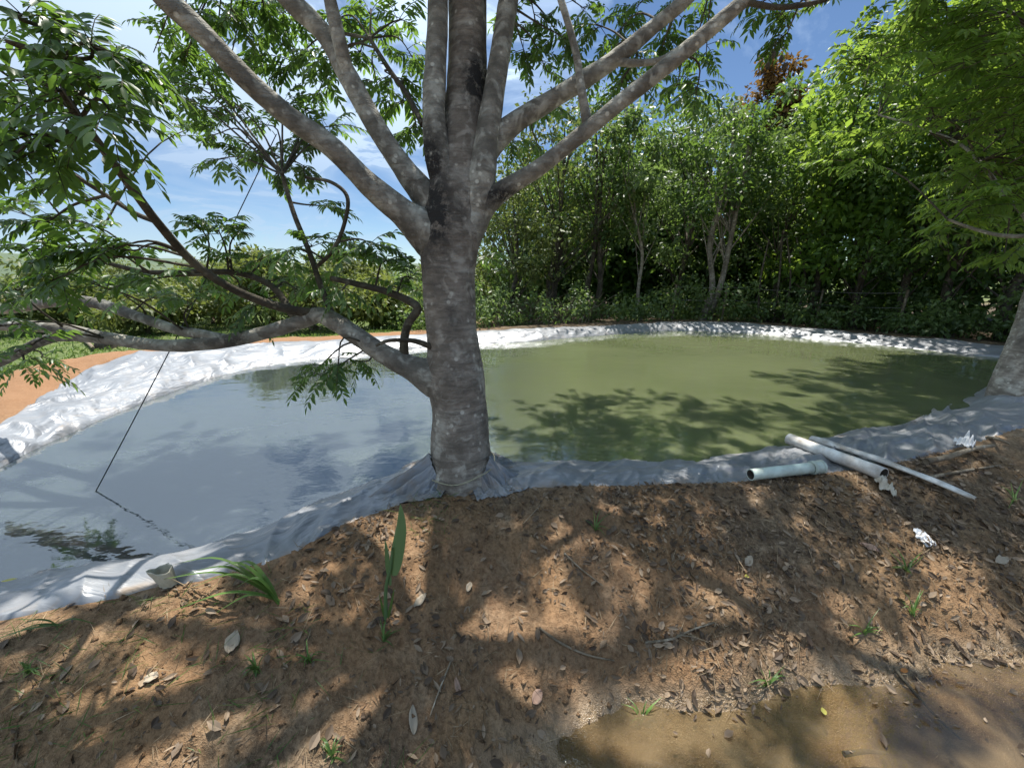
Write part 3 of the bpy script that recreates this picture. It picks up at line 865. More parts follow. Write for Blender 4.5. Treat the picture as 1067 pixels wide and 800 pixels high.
    P_, D_, L_ = np.array(P_), np.array(D_), np.array(L_)
    add_compound(mbt, P_, D_, L_, 6, L_ * 0.285, L_ * 0.105, 0, 1)
    for x, y in [(800, 69), (814, 62), (806, 58), (817, 70)]:
        c = W(x, y, D0 - .32); mbf = MB()
        tube(mbf, [c + (0, 0, .022), c + (0, 0, .014), c, c - (0, 0, .012), c - (0, 0, .020)], [.003, .010, .0125, .009, .002], 10, 14)
        tube(mbf, [c + (0, 0, .02), c + (.004, 0, .06), W(812, 36, D0 - .31)], .0015, 5, 8)
        mbf.build('fruit', M['twig'], root, extra={'stain': np.zeros(mbf.n)})
    o = mbt.build('crown', [M['leaf'], M['twig']], root, extra={'stain': np.zeros(mbt.n)})
    return root


build_main_tree()


# the leaning tree on the right bank
def build_right_tree():
    base = G(1066, 416, 0.16)
    root = thing('shade_tree', 'leaning thick trunked tree at the right end of the pond with bright feathery leaves', 'tree', base)
    d = 4.45
    rt = [(1080, 490, 64, d), (1071, 445, 52, d), (1064, 418, 40, d), (1066, 400, 35, d), (1075, 365, 30, d), (1085, 330, 26, d), (1096, 290, 25, d), (1117, 220, 23, d), (1138, 120, 18, d + .2), (1150, 0, 14, d + .4), (1155, -130, 8, d + .6)]
    C, R = limb(root, [(a, b, h * .64, e) for a, b, h, e in rt], 'bark', 'trunk', 32, 160, 0.07, 33,
                [(1070, 330, 20, 40, .5)])
    B = [C]
    lim = [[(1140, 120, 9, d + .2), (1095, 50, 5, d + .6), (1060, 17, 3.4, d + .9), (1029, 14, 3, d + 1.2), (985, 26, 2.4, d + 1.5), (948, 40, 1.8, d + 1.8), (905, 70, 1.2, d + 2.2)],
           [(1118, 225, 5, d), (1085, 243, 2.6, d + .3), (1050, 246, 2, d + .5), (1020, 240, 1.6, d + .7), (988, 229, 1.2, d + .9)],
           [(1099, 290, 4, d), (1068, 225, 2.4, d + .6), (1047, 205, 2, d + 1.0), (1033, 184, 1.8, d + 1.2), (1000, 150, 1.4, d + 1.8), (950, 130, 1.1, d + 2.5), (915, 120, .8, d + 3)],
           [(1150, 0, 7, d + .4), (1090, -60, 5, d + .6), (1000, -90, 4, d + 1), (920, -100, 3, d + 1.6), (850, -90, 1.5, d + 2)],
           [(1150, 0, 7, d + .4), (1155, -130, 5, d + 1.5), (1100, -180, 4, d + 2.5), (1000, -160, 2, d + 3.5)]]
    for i, p in enumerate(lim): B.append(limb(root, p, 'bark_pale', 'branch', 10, 60, 0.05, 40 + i)[0])
    BS = np.concatenate(B)
    C3 = []
    for i in range(165):
        px = random.uniform(905, 1130); py = random.uniform(-150, 215)
        lo = 905 + 60 * max(0, (py - 120) / 100)
        if px < lo + 40 * random.random(): continue
        C3.append(W(px, py, d + random.uniform(0.3, 3.6)))
    for x, y in [(985, 222), (1005, 235), (1030, 238), (1050, 250), (1060, 222), (1020, 215), (900, 95), (915, 60), (890, 40), (930, 30), (880, 70), (970, 250), (1045, 275), (880, 165), (900, 150)]:
        C3.append(W(x, y, d + 1.0 + random.random()))
    for i in range(50):     # crown towards the pond, over the picture
        p = W(random.uniform(800, 1250), random.uniform(-420, -60), d + random.uniform(-.5, 3.4)); C3.append(p)
    mb = MB(); P_, D_, L_ = [], [], []
    for c in C3:
        b = BS[np.argmin(np.linalg.norm(BS - c, axis=1))]
        m = .5 * (b + c) + np.array((0, 0, .12 * np.linalg.norm(b - c)))
        tube(mb, [b, m, c], [.012, .009, .004], 5, 8, 1)
        for q in range(8):
            t = RNG.random() * .6; az = RNG.random() * 6.283; el = RNG.normal() * .3 + .15
            v = np.array((math.cos(az) * math.cos(el), math.sin(az) * math.cos(el), math.sin(el))) + .4 * nrm(c - b)
            P_.append(c * (1 - t) + m * t + RNG.normal(size=3) * .08); D_.append(v); L_.append(.34 + .16 * RNG.random())
    L_ = np.array(L_)
    add_compound(mb, np.array(P_), np.array(D_), L_, 6, L_ * .30, L_ * .12, 0, 1, fine=False, drp=.25)
    mb.build('crown', [M['leaf_lush'], M['twig']], root, extra={'stain': np.zeros(mb.n)})


build_right_tree()


# ------------------------------------------------------------------ the wood on the far bank
def crown_points(H, R, cb, clumps, seed):
    g = np.random.default_rng(seed); c = []
    while len(c) < clumps:
        u = g.normal(size=3); u = u / np.linalg.norm(u) * g.random() ** .45
        z = cb + (H - cb) * (0.5 + 0.5 * u[2])
        t = (z - cb) / (H - cb)
        rad = R * (0.55 + 0.75 * math.sin(math.pi * min(1, .18 + .74 * t)) ** 1.0) * .8
        c.append((u[0] * rad, u[1] * rad, z))
    return np.array(c)


def leaf_cloud(mb, centres, per, rad, size, seed, mat=0, flat=.7, tint=None):
    g = np.random.default_rng(seed); n = len(centres) * per
    c = np.repeat(centres, per, 0); rr = np.repeat(rad * (0.6 + .8 * g.random(len(centres))), per)
    u = nrm(g.normal(size=(n, 3))) * (g.random(n) ** .5)[:, None]
    P = c + u * rr[:, None] * np.array((1, 1, flat))
    D = nrm(u + .8 * g.normal(size=(n, 3)) + np.array((0, 0, -.35)))
    N = nrm(np.array((0, 0, 1.0)) + .75 * g.normal(size=(n, 3)) + .4 * u)
    s = size * (.65 + .7 * g.random(n))
    cr = np.repeat(g.random(len(centres)), per)
    add_leaves(mb, P, D, N, s, s * (.42 + .2 * g.random(n)), mat, np.clip(.68 * cr + .32 * g.random(n), 0, 1), False, .1)


def forest_tree(loc, H, R, cb, label, group, leaf='leaf_forest', bark='bark_dark', stems=1, lean=(0, 0), clumps=34, per=130, size=.15, seed=1, cat='tree', name='forest_tree', tr=.09, clr=None, bare=None):
    loc = np.array((loc[0], loc[1], th(loc[0], loc[1]) - .03))
    root = thing(name, label, cat, loc, group)
    g = np.random.default_rng(seed)
    cp = crown_points(H, R, cb, clumps, seed)
    top = np.array((lean[0], lean[1], 0))
    cp[:, :2] += top[:2] * (cp[:, 2:3] / H)
    ends = []
    for s in range(stems):
        mb = MB()
        off = np.array((g.normal() * .12, g.normal() * .12, 0)) * (stems > 1)
        spread = np.array((g.normal() * .6, g.normal() * .5, 0)) * (1 if stems > 1 else .4)
        pts = [loc + off]
        for t in (.15, .35, .6, .85):
            pts.append(loc + off + top * t + spread * t + np.array((g.normal() * .10, g.normal() * .10, H * t)))
        Cc, _ = tube(mb, pts, np.array([1.35, 1.0, .8, .5, .15]) * tr, 9, 26, 0, .06, seed + s)
        if s == 0:
            pick = cp[g.permutation(len(cp))[:min(len(cp), 16)]] + loc
        else:
            pick = cp[g.permutation(len(cp))[:6]] + loc
        for q in pick:
            j = int(np.clip((q[2] - loc[2]) / H * .75, .12, .8) * 25)
            b = Cc[j]
            tube(mb, [b, .5 * (b + q) + np.array((0, 0, -.08)), q], [tr * .32, tr * .2, tr * .07], 5, 8, 0)
        mb.build('trunk', M[bark], root, extra={'stain': np.zeros(mb.n)})
    mb = MB()
    leaf_cloud(mb, cp + loc, per, clr or R * .35, size * (.85 + .4 * ((seed * 7) % 10) / 10), seed + 50)
    mb.build('crown', M[leaf], root)
    return root


FW = 'trees of the wood on the far bank'
def at(px, dist):  # ground point in the direction of px at horizontal depth dist
    return ((px - 533.5) / F_PX * (dist * CP + 1.3 * SP), dist)


forest_tree(at(532, 12.6), 4.6, 1.5, .5, 'yellowish bushy tree just right of the big trunk on the far bank', FW, 'leaf_olive', size=.10, seed=101)
forest_tree(at(575, 13.4), 7.0, 2.0, 1.2, 'tall olive green tree hung with creepers on the far bank', FW, 'leaf_olive', stems=2, size=.13, seed=102, clumps=44)
forest_tree(at(612, 13.8), 7.2, 1.8, 1.6, 'tree with dark upright twin trunks behind the dry brush', FW, 'leaf_forest', stems=2, size=.13, seed=103, clumps=42)
forest_tree(at(668, 12.8), 6.2, 1.3, 2.2, 'thin pale stemmed tree leaning left at the edge of the wood', FW, 'leaf_pale', 'bark_pale', lean=(-.9, 0), size=.13, seed=104, tr=.055, clumps=26)
forest_tree(at(705, 13.6), 7.4, 2.0, 1.3, 'pale green tree with silvery leaves at the middle of the far bank', FW, 'leaf_pale', size=.13, seed=105, clumps=44)
forest_tree(at(733, 12.4), 6.9, 1.8, 2.4, 'tree with two curving pale brown stems above the far liner', FW, 'leaf_forest', 'bark', stems=2, lean=(.5, 0), size=.14, seed=106, tr=.085)
forest_tree(at(770, 15.8), 8.6, 1.1, 5.6, 'tall tree with a rust brown top above the wood', FW, 'leaf_rust', size=.15, seed=107, clumps=16)
forest_tree(at(800, 12.6), 6.6, 1.9, 1.0, 'bushy mid green tree over the thin upright stems', FW, 'leaf_pale', size=.10, seed=108, clumps=44, tr=.07)
forest_tree(at(842, 12.0), 7.0, 1.9, .8, 'rounded light green tree against the blue gap of sky', FW, 'leaf_lush', size=.20, seed=109, clumps=44)
forest_tree(at(890, 11.2), 7.6, 2.0, .8, 'dense dark tree overhanging the far right bank', FW, 'leaf_forest', size=.14, seed=110, clumps=46)
forest_tree(at(940, 10.4), 8.0, 2.1, .9, 'tall dark green tree behind the shaded end of the liner', FW, 'leaf_lush', size=.18, seed=111, clumps=46)
forest_tree(at(990, 9.6), 8.0, 2.1, .6, 'dark leafy tree left of the leaning trunk', FW, 'leaf_forest', size=.14, seed=112, clumps=46)
forest_tree(at(1045, 9.0), 7.6, 2.2, .5, 'dark leafy tree right behind the leaning trunk', FW, 'leaf_forest', size=.14, seed=113, clumps=46)
forest_tree(at(880, 14.5), 9.6, 2.1, 3.0, 'tallest light green tree rising behind the dark ones', FW, 'leaf_lush', size=.16, seed=114, clumps=40)

# thin stems at the edge of the wood
for i, (px, dist, h) in enumerate([(790, 11.6, 2.3), (806, 11.7, 2.6), (815, 11.5, 2.4), (827, 11.6, 2.5)]):
    x, y = at(px, dist); b = np.array((x, y, th(x, y) - .02)); mb = MB()
    tube(mb, [b, b + (.08 * (i - 1.5), 0, h * .5), b + (.05 - .1 * i, .2, h)], [.035, .028, .02], 7, 14, rough=.08, seed=i)
    o = mb.build('bare_stem', M['bark_dark'], extra={'stain': np.zeros(mb.n)})
    tag(o, ['leftmost of four bare upright stems behind the far liner', 'second from the left of four bare upright stems behind the far liner', 'third from the left of four bare upright stems behind the far liner', 'rightmost of four bare upright stems behind the far liner'][i], 'tree stem', 'bare stems behind the far liner')


def build_woods():
    """the mass of trees behind the front row, and the undergrowth"""
    g = np.random.default_rng(5); mb = MB(); cs = []; n = 0
    line = [(-.5, 16.5), (4, 17), (9, 15.5), (13.5, 12.5), (16.5, 8.5), (17.5, 4.5)]
    L = catmull(line, 60)
    for k in range(44):
        p = L[g.integers(0, 60)] + g.normal(size=2) * .5 + (g.random() * 5) * np.array((.35, .75))
        H = 6.4 + 1.4 * g.random() + max(0, p[0] - 7) * .22
        if p[0] < 2: H -= .8
        c = crown_points(H, 2.0, .3, 26, 900 + k) + np.array((p[0], p[1], th(p[0], p[1])))
        cs.append(c)
        b = np.array((p[0], p[1], th(*p) - .05))
        tube(mb, [b, b + (g.normal() * .2, 0, H * .4), b + (g.normal() * .3, 0, H * .85)], [.11, .09, .03], 6, 8, 1)
    low = []
    for k in range(420):
        p = L[g.integers(0, 60)] + g.normal(size=2) * .8 + (g.random() * 6 - 1.2) * np.array((.35, .75))
        low.append((p[0], p[1], th(*p) + .2 + 2.4 * g.random()))
    leaf_cloud(mb, np.concatenate(cs + [np.array(low)]), 62, .95, .27, 77)
    o = mb.build('woods', [M['leaf_forest'], M['bark_dark']], extra={'stain': np.zeros(mb.n)})
    tag(o, 'dark mass of the wood behind the front trees on the far bank', 'wood', kind='stuff')
    # undergrowth along the far bank
    mb = MB(); c = []
    edge = [i for i in range(NL) if OUT3[i, 1] > 6.2 and OUT3[i, 0] > -1.6]
    for k in range(260):
        q = OUT3[edge[g.integers(0, len(edge))]]; n2 = nrm(q[:2] - np.array((2.0, 5.0)))
        p = q[:2] + n2 * (.5 + 2.4 * g.random() ** .8)
        h = .15 + (.9 if g.random() < .5 else .35) * g.random()
        c.append((p[0], p[1], th(*p) + h))
    leaf_cloud(mb, np.array(c), 70, .34, .11, 78, flat=.9)
    o = mb.build('undergrowth', [M['leaf_pale']])
    tag(o, 'low leafy undergrowth between the far liner and the wood', 'undergrowth', kind='stuff')
    # dry brush right of the trunk
    mb = MB()
    for k in range(240):
        x, y = at(515 + 75 * g.random() ** 1.3 + (k % 3 == 0) * 25, 11.3 + 1.6 * g.random()); b = np.array((x, y, th(x, y)))
        v = np.array((g.normal() * .5, g.normal() * .3, .25 + .55 * g.random()))
        tube(mb, [b, b + v * .6 + (0, 0, .1), b + v * (1 + .4 * g.random())], [.012, .009, .004], 4, 5, 0)
    tag(mb.build('dry_brush', M['stick'], extra={'stain': np.zeros(mb.n)}), 'heap of dry grey brushwood at the foot of the wood right of the trunk', 'brushwood', kind='stuff')


build_woods()


# bushes and orchard beyond the left part of the pond
OG = 'orchard trees beyond the left bank'
spots = [((-3.1, 13.2), 1.9, 1.2, 'leaf_orchard', 'yellow green bush seen between the low limb and the big trunk'),
         ((-2.0, 15.5), 2.5, 1.5, 'leaf_olive', 'rounded orchard tree just left of the big trunk'),
         ((-5.6, 14.5), 1.7, 1.3, 'leaf_orchard', 'low spreading orchard tree behind the bend of the low limb'),
         ((-9.2, 12.5), 1.75, 1.5, 'leaf_orchard', 'yellowish orchard tree behind the corner of the silver liner'),
         ((-12.5, 12.8), 1.8, 1.5, 'leaf_orchard', 'orchard tree beyond the strip of grass'),
         ((-12.4, 17.5), 2.0, 1.7, 'leaf_olive', 'dull green orchard tree in the second row'),
         ((-17.0, 13.5), 1.9, 1.7, 'leaf_olive', 'orchard tree at the left end of the first row'),
         ((-8.2, 20.0), 2.0, 1.6, 'leaf_orchard', 'farther orchard tree above the middle of the low limb'),
         ((-4.6, 21.0), 2.3, 1.8, 'leaf_pale', 'paler orchard tree at the back left of the big trunk'),
         ((-19.5, 20.0), 2.1, 1.9, 'leaf_orchard', 'orchard tree farthest left in the second row'),
         ((-14.5, 25.0), 2.3, 1.8, 'leaf_forest', 'dark bushy tree far out in the field'),
         ((-7.2, 12.0), 1.9, 1.3, 'leaf_orchard', 'orchard tree with bare lower stem behind the silver liner'),
         ((-9.4, 10.3), 1.7, 1.2, 'leaf_orchard', 'leafy orchard bush nearest the corner of the silver liner'),
         ((-5.3, 10.9), 1.65, 1.2, 'leaf_olive', 'olive bush right behind the bend of the low limb'),
         ((-3.7, 11.2), 1.6, 1.1, 'leaf_orchard', 'bright bush over the far liner just left of the big trunk'),
         ((-12.2, 10.6), 1.8, 1.3, 'leaf_olive', 'dull orchard bush beyond the orange bank at the left edge'),
         ((-10.6, 15.5), 2.2, 1.6, 'leaf_olive', 'broad olive green orchard tree behind the first row'),
         ((-6.6, 17.0), 2.2, 1.5, 'leaf_orchard', 'orchard tree between the low limb and the upright twig')]
for i, (xy, H, R, lf, lab) in enumerate(spots):
    forest_tree(xy, H * (.62, 1.12, .82, 1.0, .68, 1.15)[i % 6], R, .25, lab, OG, lf, 'stick', stems=2 if i % 2 else 1, clumps=34, per=120, size=.14, seed=300 + i, name='orchard_tree', tr=.055)


def build_far():
    g = np.random.default_rng(9)
    mb = MB(); c = []
    for k in range(240):
        a = -1.35 + 1.45 * g.random(); r = 30 + 120 * g.random() ** 1.5
        x, y = r * math.sin(a), r * math.cos(a)
        c.append((x, y, th(x, y) + .2 + .9 * g.random()))
    leaf_cloud(mb, np.array(c), 50, 1.7, .75, 79, flat=.7)
    tag(mb.build('woods', [M['leaf_olive']]), 'far scrub and trees strung across the field on the left', 'wood', kind='stuff')
    # distant hills
    n = 240; a = np.linspace(-2.2, 1.4, n); rows = 8
    hgt = 11 + 9 * fbm(a * 3.0, a * 0, s=91, o=4) + 6 * np.exp(-((a + .95) / .25) ** 2)
    V = np.zeros((n, rows, 3))
    for j in range(rows):
        t = j / (rows - 1)
        rr = 420 + 260 * t
        V[:, j, 0] = rr * np.sin(a); V[:, j, 1] = rr * np.cos(a)
        V[:, j, 2] = -6 + (hgt + 6) * math.sin(math.pi / 2 * min(1, t * 1.25)) + 1.0 * fbm(a * 60, a * 0 + j * 3, s=92)
    mb = MB(); mb.add(V.reshape(-1, 3), [grid_faces(n, rows)])
    tag(mb.build('hills', M['hill']), kind='structure', label='low wooded hills on the horizon')
    # grass of the field behind the left bank
    mb = MB(); m = 15000
    x = -3.0 - 12 * g.random(m) ** 1.3; y = 3.5 + 12 * g.random(m)
    d, _ = pond_dist(x, y); h, gr, *_ = terrain(x, y, True)
    k = (gr > .35) & (d > .6); x, y, h = x[k], y[k], h[k]; m = len(x)
    D = np.stack([g.normal(size=m) * .5, g.normal(size=m) * .5, np.ones(m)], -1)
    N = np.stack([g.normal(size=m), -np.abs(g.normal(size=m)), .3 * np.ones(m)], -1)
    add_leaves(mb, np.stack([x, y, h - .01], -1), D, N, .07 + .12 * g.random(m), .012 + .012 * g.random(m), 0, None, False, .3)
    tag(mb.build('grass', [M['blade']]), 'short green grass beyond the orange bank', 'grass', kind='stuff')


build_far()


# old wire fence at the edge of the wood
def build_fence():
    pts = [at(700, 12.0), at(752, 11.9), at(850, 11.4), at(935, 9.9)]
    root = thing('wire_fence', 'slack two strand wire fence on thin wooden posts along the edge of the wood', 'fence', (pts[0][0], pts[0][1], 0))
    tops = []
    for x, y in pts:
        z = th(x, y); mb = MB()
        tube(mb, [(x, y, z - .05), (x + .02, y, z + .5), (x + .03, y, z + 1.05)], [.035, .032, .03], 8, 8, rough=.1, seed=int(x * 10))
        mb.build('post', M['stick'], root, extra={'stain': np.zeros(mb.n)}); tops.append(np.array((x, y, z)))
    for hh in (.62, .98):
        mb = MB(); P = []
        for a, b in zip(tops[:-1], tops[1:]):
            for t in np.linspace(0, 1, 9)[:-1]: P.append(a + (b - a) * t + (0.03, -.035, hh - .12 * t * (1 - t)))
        P.append(tops[-1] + (.03, -.035, hh))
        tube(mb, P, .006, 5, None); mb.build('wire', M['wire'], root)


build_fence()


# ------------------------------------------------------------------ things on the near bank
def pipe(mb, A, B, r, wall=.006, seg=28, inner=1):
    """open ended pipe"""
    A, B = np.array(A), np.array(B); T = nrm(B - A)
    N = nrm(np.cross(T, (0, 0, 1.0))); U = np.cross(N, T)
    a = np.linspace(0, 2 * math.pi, seg, endpoint=False)
    D = np.cos(a)[:, None] * N + np.sin(a)[:, None] * U
    mid = [A + (B - A) * t for t in np.linspace(0, 1, 8)]
    rings = [p + D * r for p in mid] + [B + D * (r - wall)]
    mb.add(np.concatenate(rings), [grid_faces(9, seg, cv=True)], 0)
    mb.add(np.concatenate([A + D * r, A + D * (r - wall)]), [grid_faces(2, seg, cv=True)[:, ::-1]], 0)
    mb.add(np.concatenate([A + D * (r - wall), B + D * (r - wall)]), [grid_faces(2, seg, cv=True)[:, ::-1]], inner)


def above(px, py, z):
    return G(px, py, z)


def build_pipes():
    A, B = above(782, 494.5, .175), above(856, 486, .185)
    root = thing('plastic_pipe', 'short pale green plastic pipe with a socket end lying on the near liner', 'pipe', A)
    mb = MB(); pipe(mb, A, A + (B - A) * .86, .037); mb.build('barrel', [M['pvc_green'], M['pvc_inside']], root)
    mb = MB(); T = nrm(B - A)
    for s, e, r in ((.845, 1.0, .043), (.86, .89, .046), (.975, 1.002, .046)):
        pipe(mb, A + (B - A) * s, A + (B - A) * e, r, .005)
    mb.build('socket', [M['pvc_green'], M['pvc_inside']], root)
    A, B = above(822, 457, .16), above(921, 494, .185)
    root = thing('plastic_pipe', 'thick white plastic pipe resting on the liner with one end over the water', 'pipe', B)
    mb = MB(); pipe(mb, A, B, .044); mb.build('barrel', [M['pvc_white'], M['pvc_inside']], root)
    # flattened split pipe
    A, B = above(845, 457, .165), above(1016, 521, .10)
    mb = MB(); n = 60; s = 15; V = []
    T = nrm(B - A); N = nrm(np.cross(T, (0, 0, 1.0)))
    for i in range(n):
        t = i / (n - 1); c = A + (B - A) * t + np.array((0, 0, .03 * math.sin(t * 2.8)))
        w = .040 * (1 - .25 * t) * (1 if t < .97 else .7); up = .026 * (1 - .45 * t) * (1 + .2 * math.sin(t * 17))
        for a in np.linspace(-.2, math.pi + .2, s):
            V.append(c + N * math.cos(a) * w + np.array((0, 0, 1)) * (math.sin(a) * up))
        for a in np.linspace(math.pi + .2, -.2, s):
            V.append(c + N * math.cos(a) * (w - .005) + np.array((0, 0, 1)) * (math.sin(a) * (up - .005)))
    mb.add(V, [grid_faces(n, 2 * s, cv=True)])
    tag(mb.build('plastic_pipe', M['pvc_white']), 'long split white pipe flattened at its end beside the thick white pipe', 'pipe')


build_pipes()


def stick(px_pts, r, label, cat='stick', name='stick', m='stick', lift=.0, group=None, twigs=(), seed=0):
    mb = MB(); P = []
    for (x, y, *z) in px_pts:
        q = on_ground(x, y); P.append(q + np.array((0, 0, r * .8 + lift + (z[0] if z else 0))))
    R = np.linspace(1, .55, len(P)) * r
    tube(mb, P, R, 8, 24, rough=.18, seed=seed, freq=25)
    for tw in twigs:
        Q = [on_ground(x, y) + np.array((0, 0, r * .8 + lift + (z[0] if z else 0))) for (x, y, *z) in tw]
        tube(mb, Q, np.linspace(.6, .3, len(Q)) * r, 6, 14, rough=.15, seed=seed + 1)
    o = mb.build(name, M[m], extra={'stain': np.zeros(mb.n)})
    return tag(o, label, cat, group)


stick([(962, 490), (985, 485), (1012, 476), (1032, 473)], .022, 'thick bent dead stick at the right edge of the liner', lift=.05, seed=1)
stick([(966, 499), (1002, 492), (1042, 486)], .012, 'thin grey stick lying under the thick bent one', seed=2)
stick([(1022, 463), (1036, 467), (1048, 471)], .014, 'short pale broken stick near the leaning trunk', lift=.06, seed=3)
stick([(672, 672), (700, 668), (722, 658), (744, 651)], .006, 'forked pale twig on the middle of the bank', 'twig', 'twig', lift=.01, twigs=[[(705, 664), (722, 668, .01), (738, 672)]], seed=4)
stick([(562, 656), (585, 672), (612, 684), (640, 690)], .006, 'thin crooked twig below the tree on the shaded slope', 'twig', 'twig', lift=.006, seed=5)
stick([(588, 578), (605, 594), (628, 612)], .005, 'straight little twig on the sunlit soil', 'twig', 'twig', lift=.006, seed=6)
stick([(545, 548), (556, 536), (563, 528)], .004, 'tiny twig just below the foot of the tree', 'twig', 'twig', lift=.01, seed=7)
stick([(470, 690), (458, 720), (448, 748)], .004, 'thin vine stem running down the shaded slope', 'twig', 'twig', lift=.006, seed=8)
stick([(930, 700), (948, 722), (975, 752), (1000, 775)], .007, 'long dark twig lying half in the puddle', 'twig', 'twig', 'twig', lift=.02, seed=9)
stick([(876, 796), (900, 793), (920, 795)], .010, 'short dark stick sticking out of the puddle', 'stick', 'stick', 'twig', lift=.05, seed=10)

mb = MB(); c = on_ground(112, 362)
tube(mb, [c - (0, 0, .1), c + (0, 0, .10), c + (.03, 0, .24)], [.24, .20, .15], 14, 20, rough=.25, seed=4)
tag(mb.build('tree_stump', M['bark_dark'], extra={'stain': np.zeros(mb.n)}), 'low dark stump between the orange bank and the orchard', 'stump')
stick([(82, 352), (92, 360), (98, 366)], .05, 'pale stick lying on the grass beside the dark stump', lift=.03, seed=12)

# cord from the branches down into the water
mb = MB(); A = W(288, 140, 3.05); B = G(98, 515, -.02)
tube(mb, [A + (B - A) * t + np.array((0, 0, -.03 * 4 * t * (1 - t))) for t in np.linspace(0, 1, 20)], .0038, 6)
tag(mb.build('cord', M['cord']), 'thin black cord stretched from the branches down into the pond', 'cord')

# twine round the foot of the trunk
mb = MB(); P = []
for i in range(70):
    a = 2 * math.pi * i / 70
    q = np.array((TREE[0] - .002 + .222 * math.cos(a), TREE[1] + .01 + .222 * math.sin(a), .235 + .035 * math.cos(a - .6) + .006 * math.sin(5 * a))); P.append(q)
tube(mb, P + [P[0]], .004, 6, None, cap=False)
tag(mb.build('twine', M['twine']), 'pale twine tied round the foot of the big trunk', 'twine')


def scrap(px, py, size, label, m, cat, name, seed, lift=.02, tall=.5, asp=1.0, n=22, h0=0.0):
    """crumpled piece of sheet"""
    c = on_ground(px, py); mb = MB()
    u = np.linspace(-1, 1, n); U, Vv = np.meshgrid(u, u, indexing='ij')
    r = 1 + .3 * vnoise(np.arctan2(Vv, U) * 2, U * 0, s=seed)
    k = .6 + .4 * np.sqrt(np.clip(1 - .5 * (U ** 2 + Vv ** 2), 0, 1))
    X = U * r * k * size * asp; Y = Vv * r * k * size
    Z = size * tall * (np.abs(fbm(U * 2.2, Vv * 2.2, s=seed + 1, o=4)) * 1.7 * (1.1 - .5 * (U ** 2 + Vv ** 2)) + .1)
    gx, gy = X + c[0], Y + c[1]
    hz = terrain(gx, gy).reshape(n, n) if h0 == 0 else h0
    mb.add(np.stack([gx, gy, np.maximum(hz, c[2] - .03) + Z + lift], -1).reshape(-1, 3), [grid_faces(n, n)])
    o = mb.build(name, M[m])
    sd = o.modifiers.new('thickness', 'SOLIDIFY'); sd.thickness = .002
    return tag(o, label, cat)


scrap(922, 512, .062, 'dusty translucent plastic bag below the end of the white pipe', 'bag', 'plastic bag', 'plastic_bag', 3, .012, 1.1, .8)
scrap(931, 488, .04, 'black plastic scrap tucked at the end of the white pipe', 'black_scrap', 'plastic scrap', 'plastic_scrap', 4, .07, 1.2)
scrap(963, 562, .05, 'torn white plastic scrap on the litter of the right slope', 'white_scrap', 'plastic scrap', 'plastic_scrap', 5, .008, .35, .8, 34)
scrap(1003, 473, .06, 'grey white broken plastic piece beside the dead sticks', 'white_scrap', 'plastic scrap', 'plastic_scrap', 8, .07, 1.3)
scrap(989, 473, .05, 'black plastic scrap behind the grey white piece', 'black_scrap', 'plastic scrap', 'plastic_scrap', 9, .07, 1.3)


def cup():
    c = G(176, 609, .105); mb = MB(); n, s = 14, 26; V = []
    for i in range(n):
        t = i / (n - 1); z = .085 * t
        for k in range(s):
            a = 2 * math.pi * k / s
            r = (.030 + .012 * t) * (1 + .14 * math.sin(3 * a + 2 * t) * t + .10 * math.sin(7 * a + 5 * t))
            V.append((c[0] + r * math.cos(a) - .02 * t, c[1] + r * math.sin(a) * .75, c[2] + z * (1 + .12 * math.sin(2 * a))))
    V.append(tuple(c)); b = len(V) - 1; k = np.arange(s)
    mb.add(V, [grid_faces(n, s, cv=True), np.stack([np.full(s, b), (k + 1) % s, k], -1)])
    o = mb.build('paper_cup', M['cup']); o.modifiers.new('thickness', 'SOLIDIFY').thickness = .002
    tag(o, 'crushed beige paper cup between the left liner and the green blades', 'cup')


cup()


# green plants
def blade(mb, P, w, mat=0, fold=.25, n=12, rnd=None, face=None):
    """long leaf along the curve P"""
    C = catmull(P, n); T = nrm(np.gradient(C, axis=0))
    S = nrm(np.cross(T, np.array((0, 0, 1.0)) if face is None else np.array(face, float))); U = np.cross(S, T)
    t = np.linspace(0, 1, n); ww = w * np.sin(math.pi * np.clip(.12 + .88 * t ** .8, 0, 1)) ** .7
    ww[-1] = .0006
    V = np.stack([C + S * ww[:, None] + U * (fold * ww)[:, None], C, C - S * ww[:, None] + U * (fold * ww)[:, None]], 1).reshape(-1, 3)
    mb.add(V, [grid_faces(n, 3)], mat, RNG.random() if rnd is None else rnd)


def sprout():
    b = on_ground(402, 648); d = to_px(b)[2]
    root = thing('ginger_shoot', 'upright green shoot with one rolled leaf in front of the big trunk', 'plant', b)
    q = lambda x, y, e=0: W(x, y, d + e)
    mb = MB(); tube(mb, [b - (0, 0, .02), q(402, 615), q(407, 590), q(409, 570)], [.010, .008, .007, .005], 8, 16)
    mb.build('stem', M['shoot'], root)
    mb = MB(); blade(mb, [q(409, 600), q(412, 575), q(416, 550), q(417, 525)], .030, fold=.9, n=18, rnd=.7, face=(.2, 1, 0)); mb.build('leaf', M['shoot'], root)
    mb = MB(); blade(mb, [q(406, 610), q(403, 592), q(402, 575), q(401, 562)], .012, fold=.8, n=12, rnd=.5, face=(.2, 1, 0)); mb.build('leaf', M['shoot'], root)
    for i, (x, y) in enumerate([(395, 618), (411, 612)]):
        mb = MB(); blade(mb, [b, q((x + 402) / 2, 634), q(x, y)], .007, n=8, rnd=.2, face=(.2, 1, 0)); mb.build('leaf', M['blade'], root)


sprout()


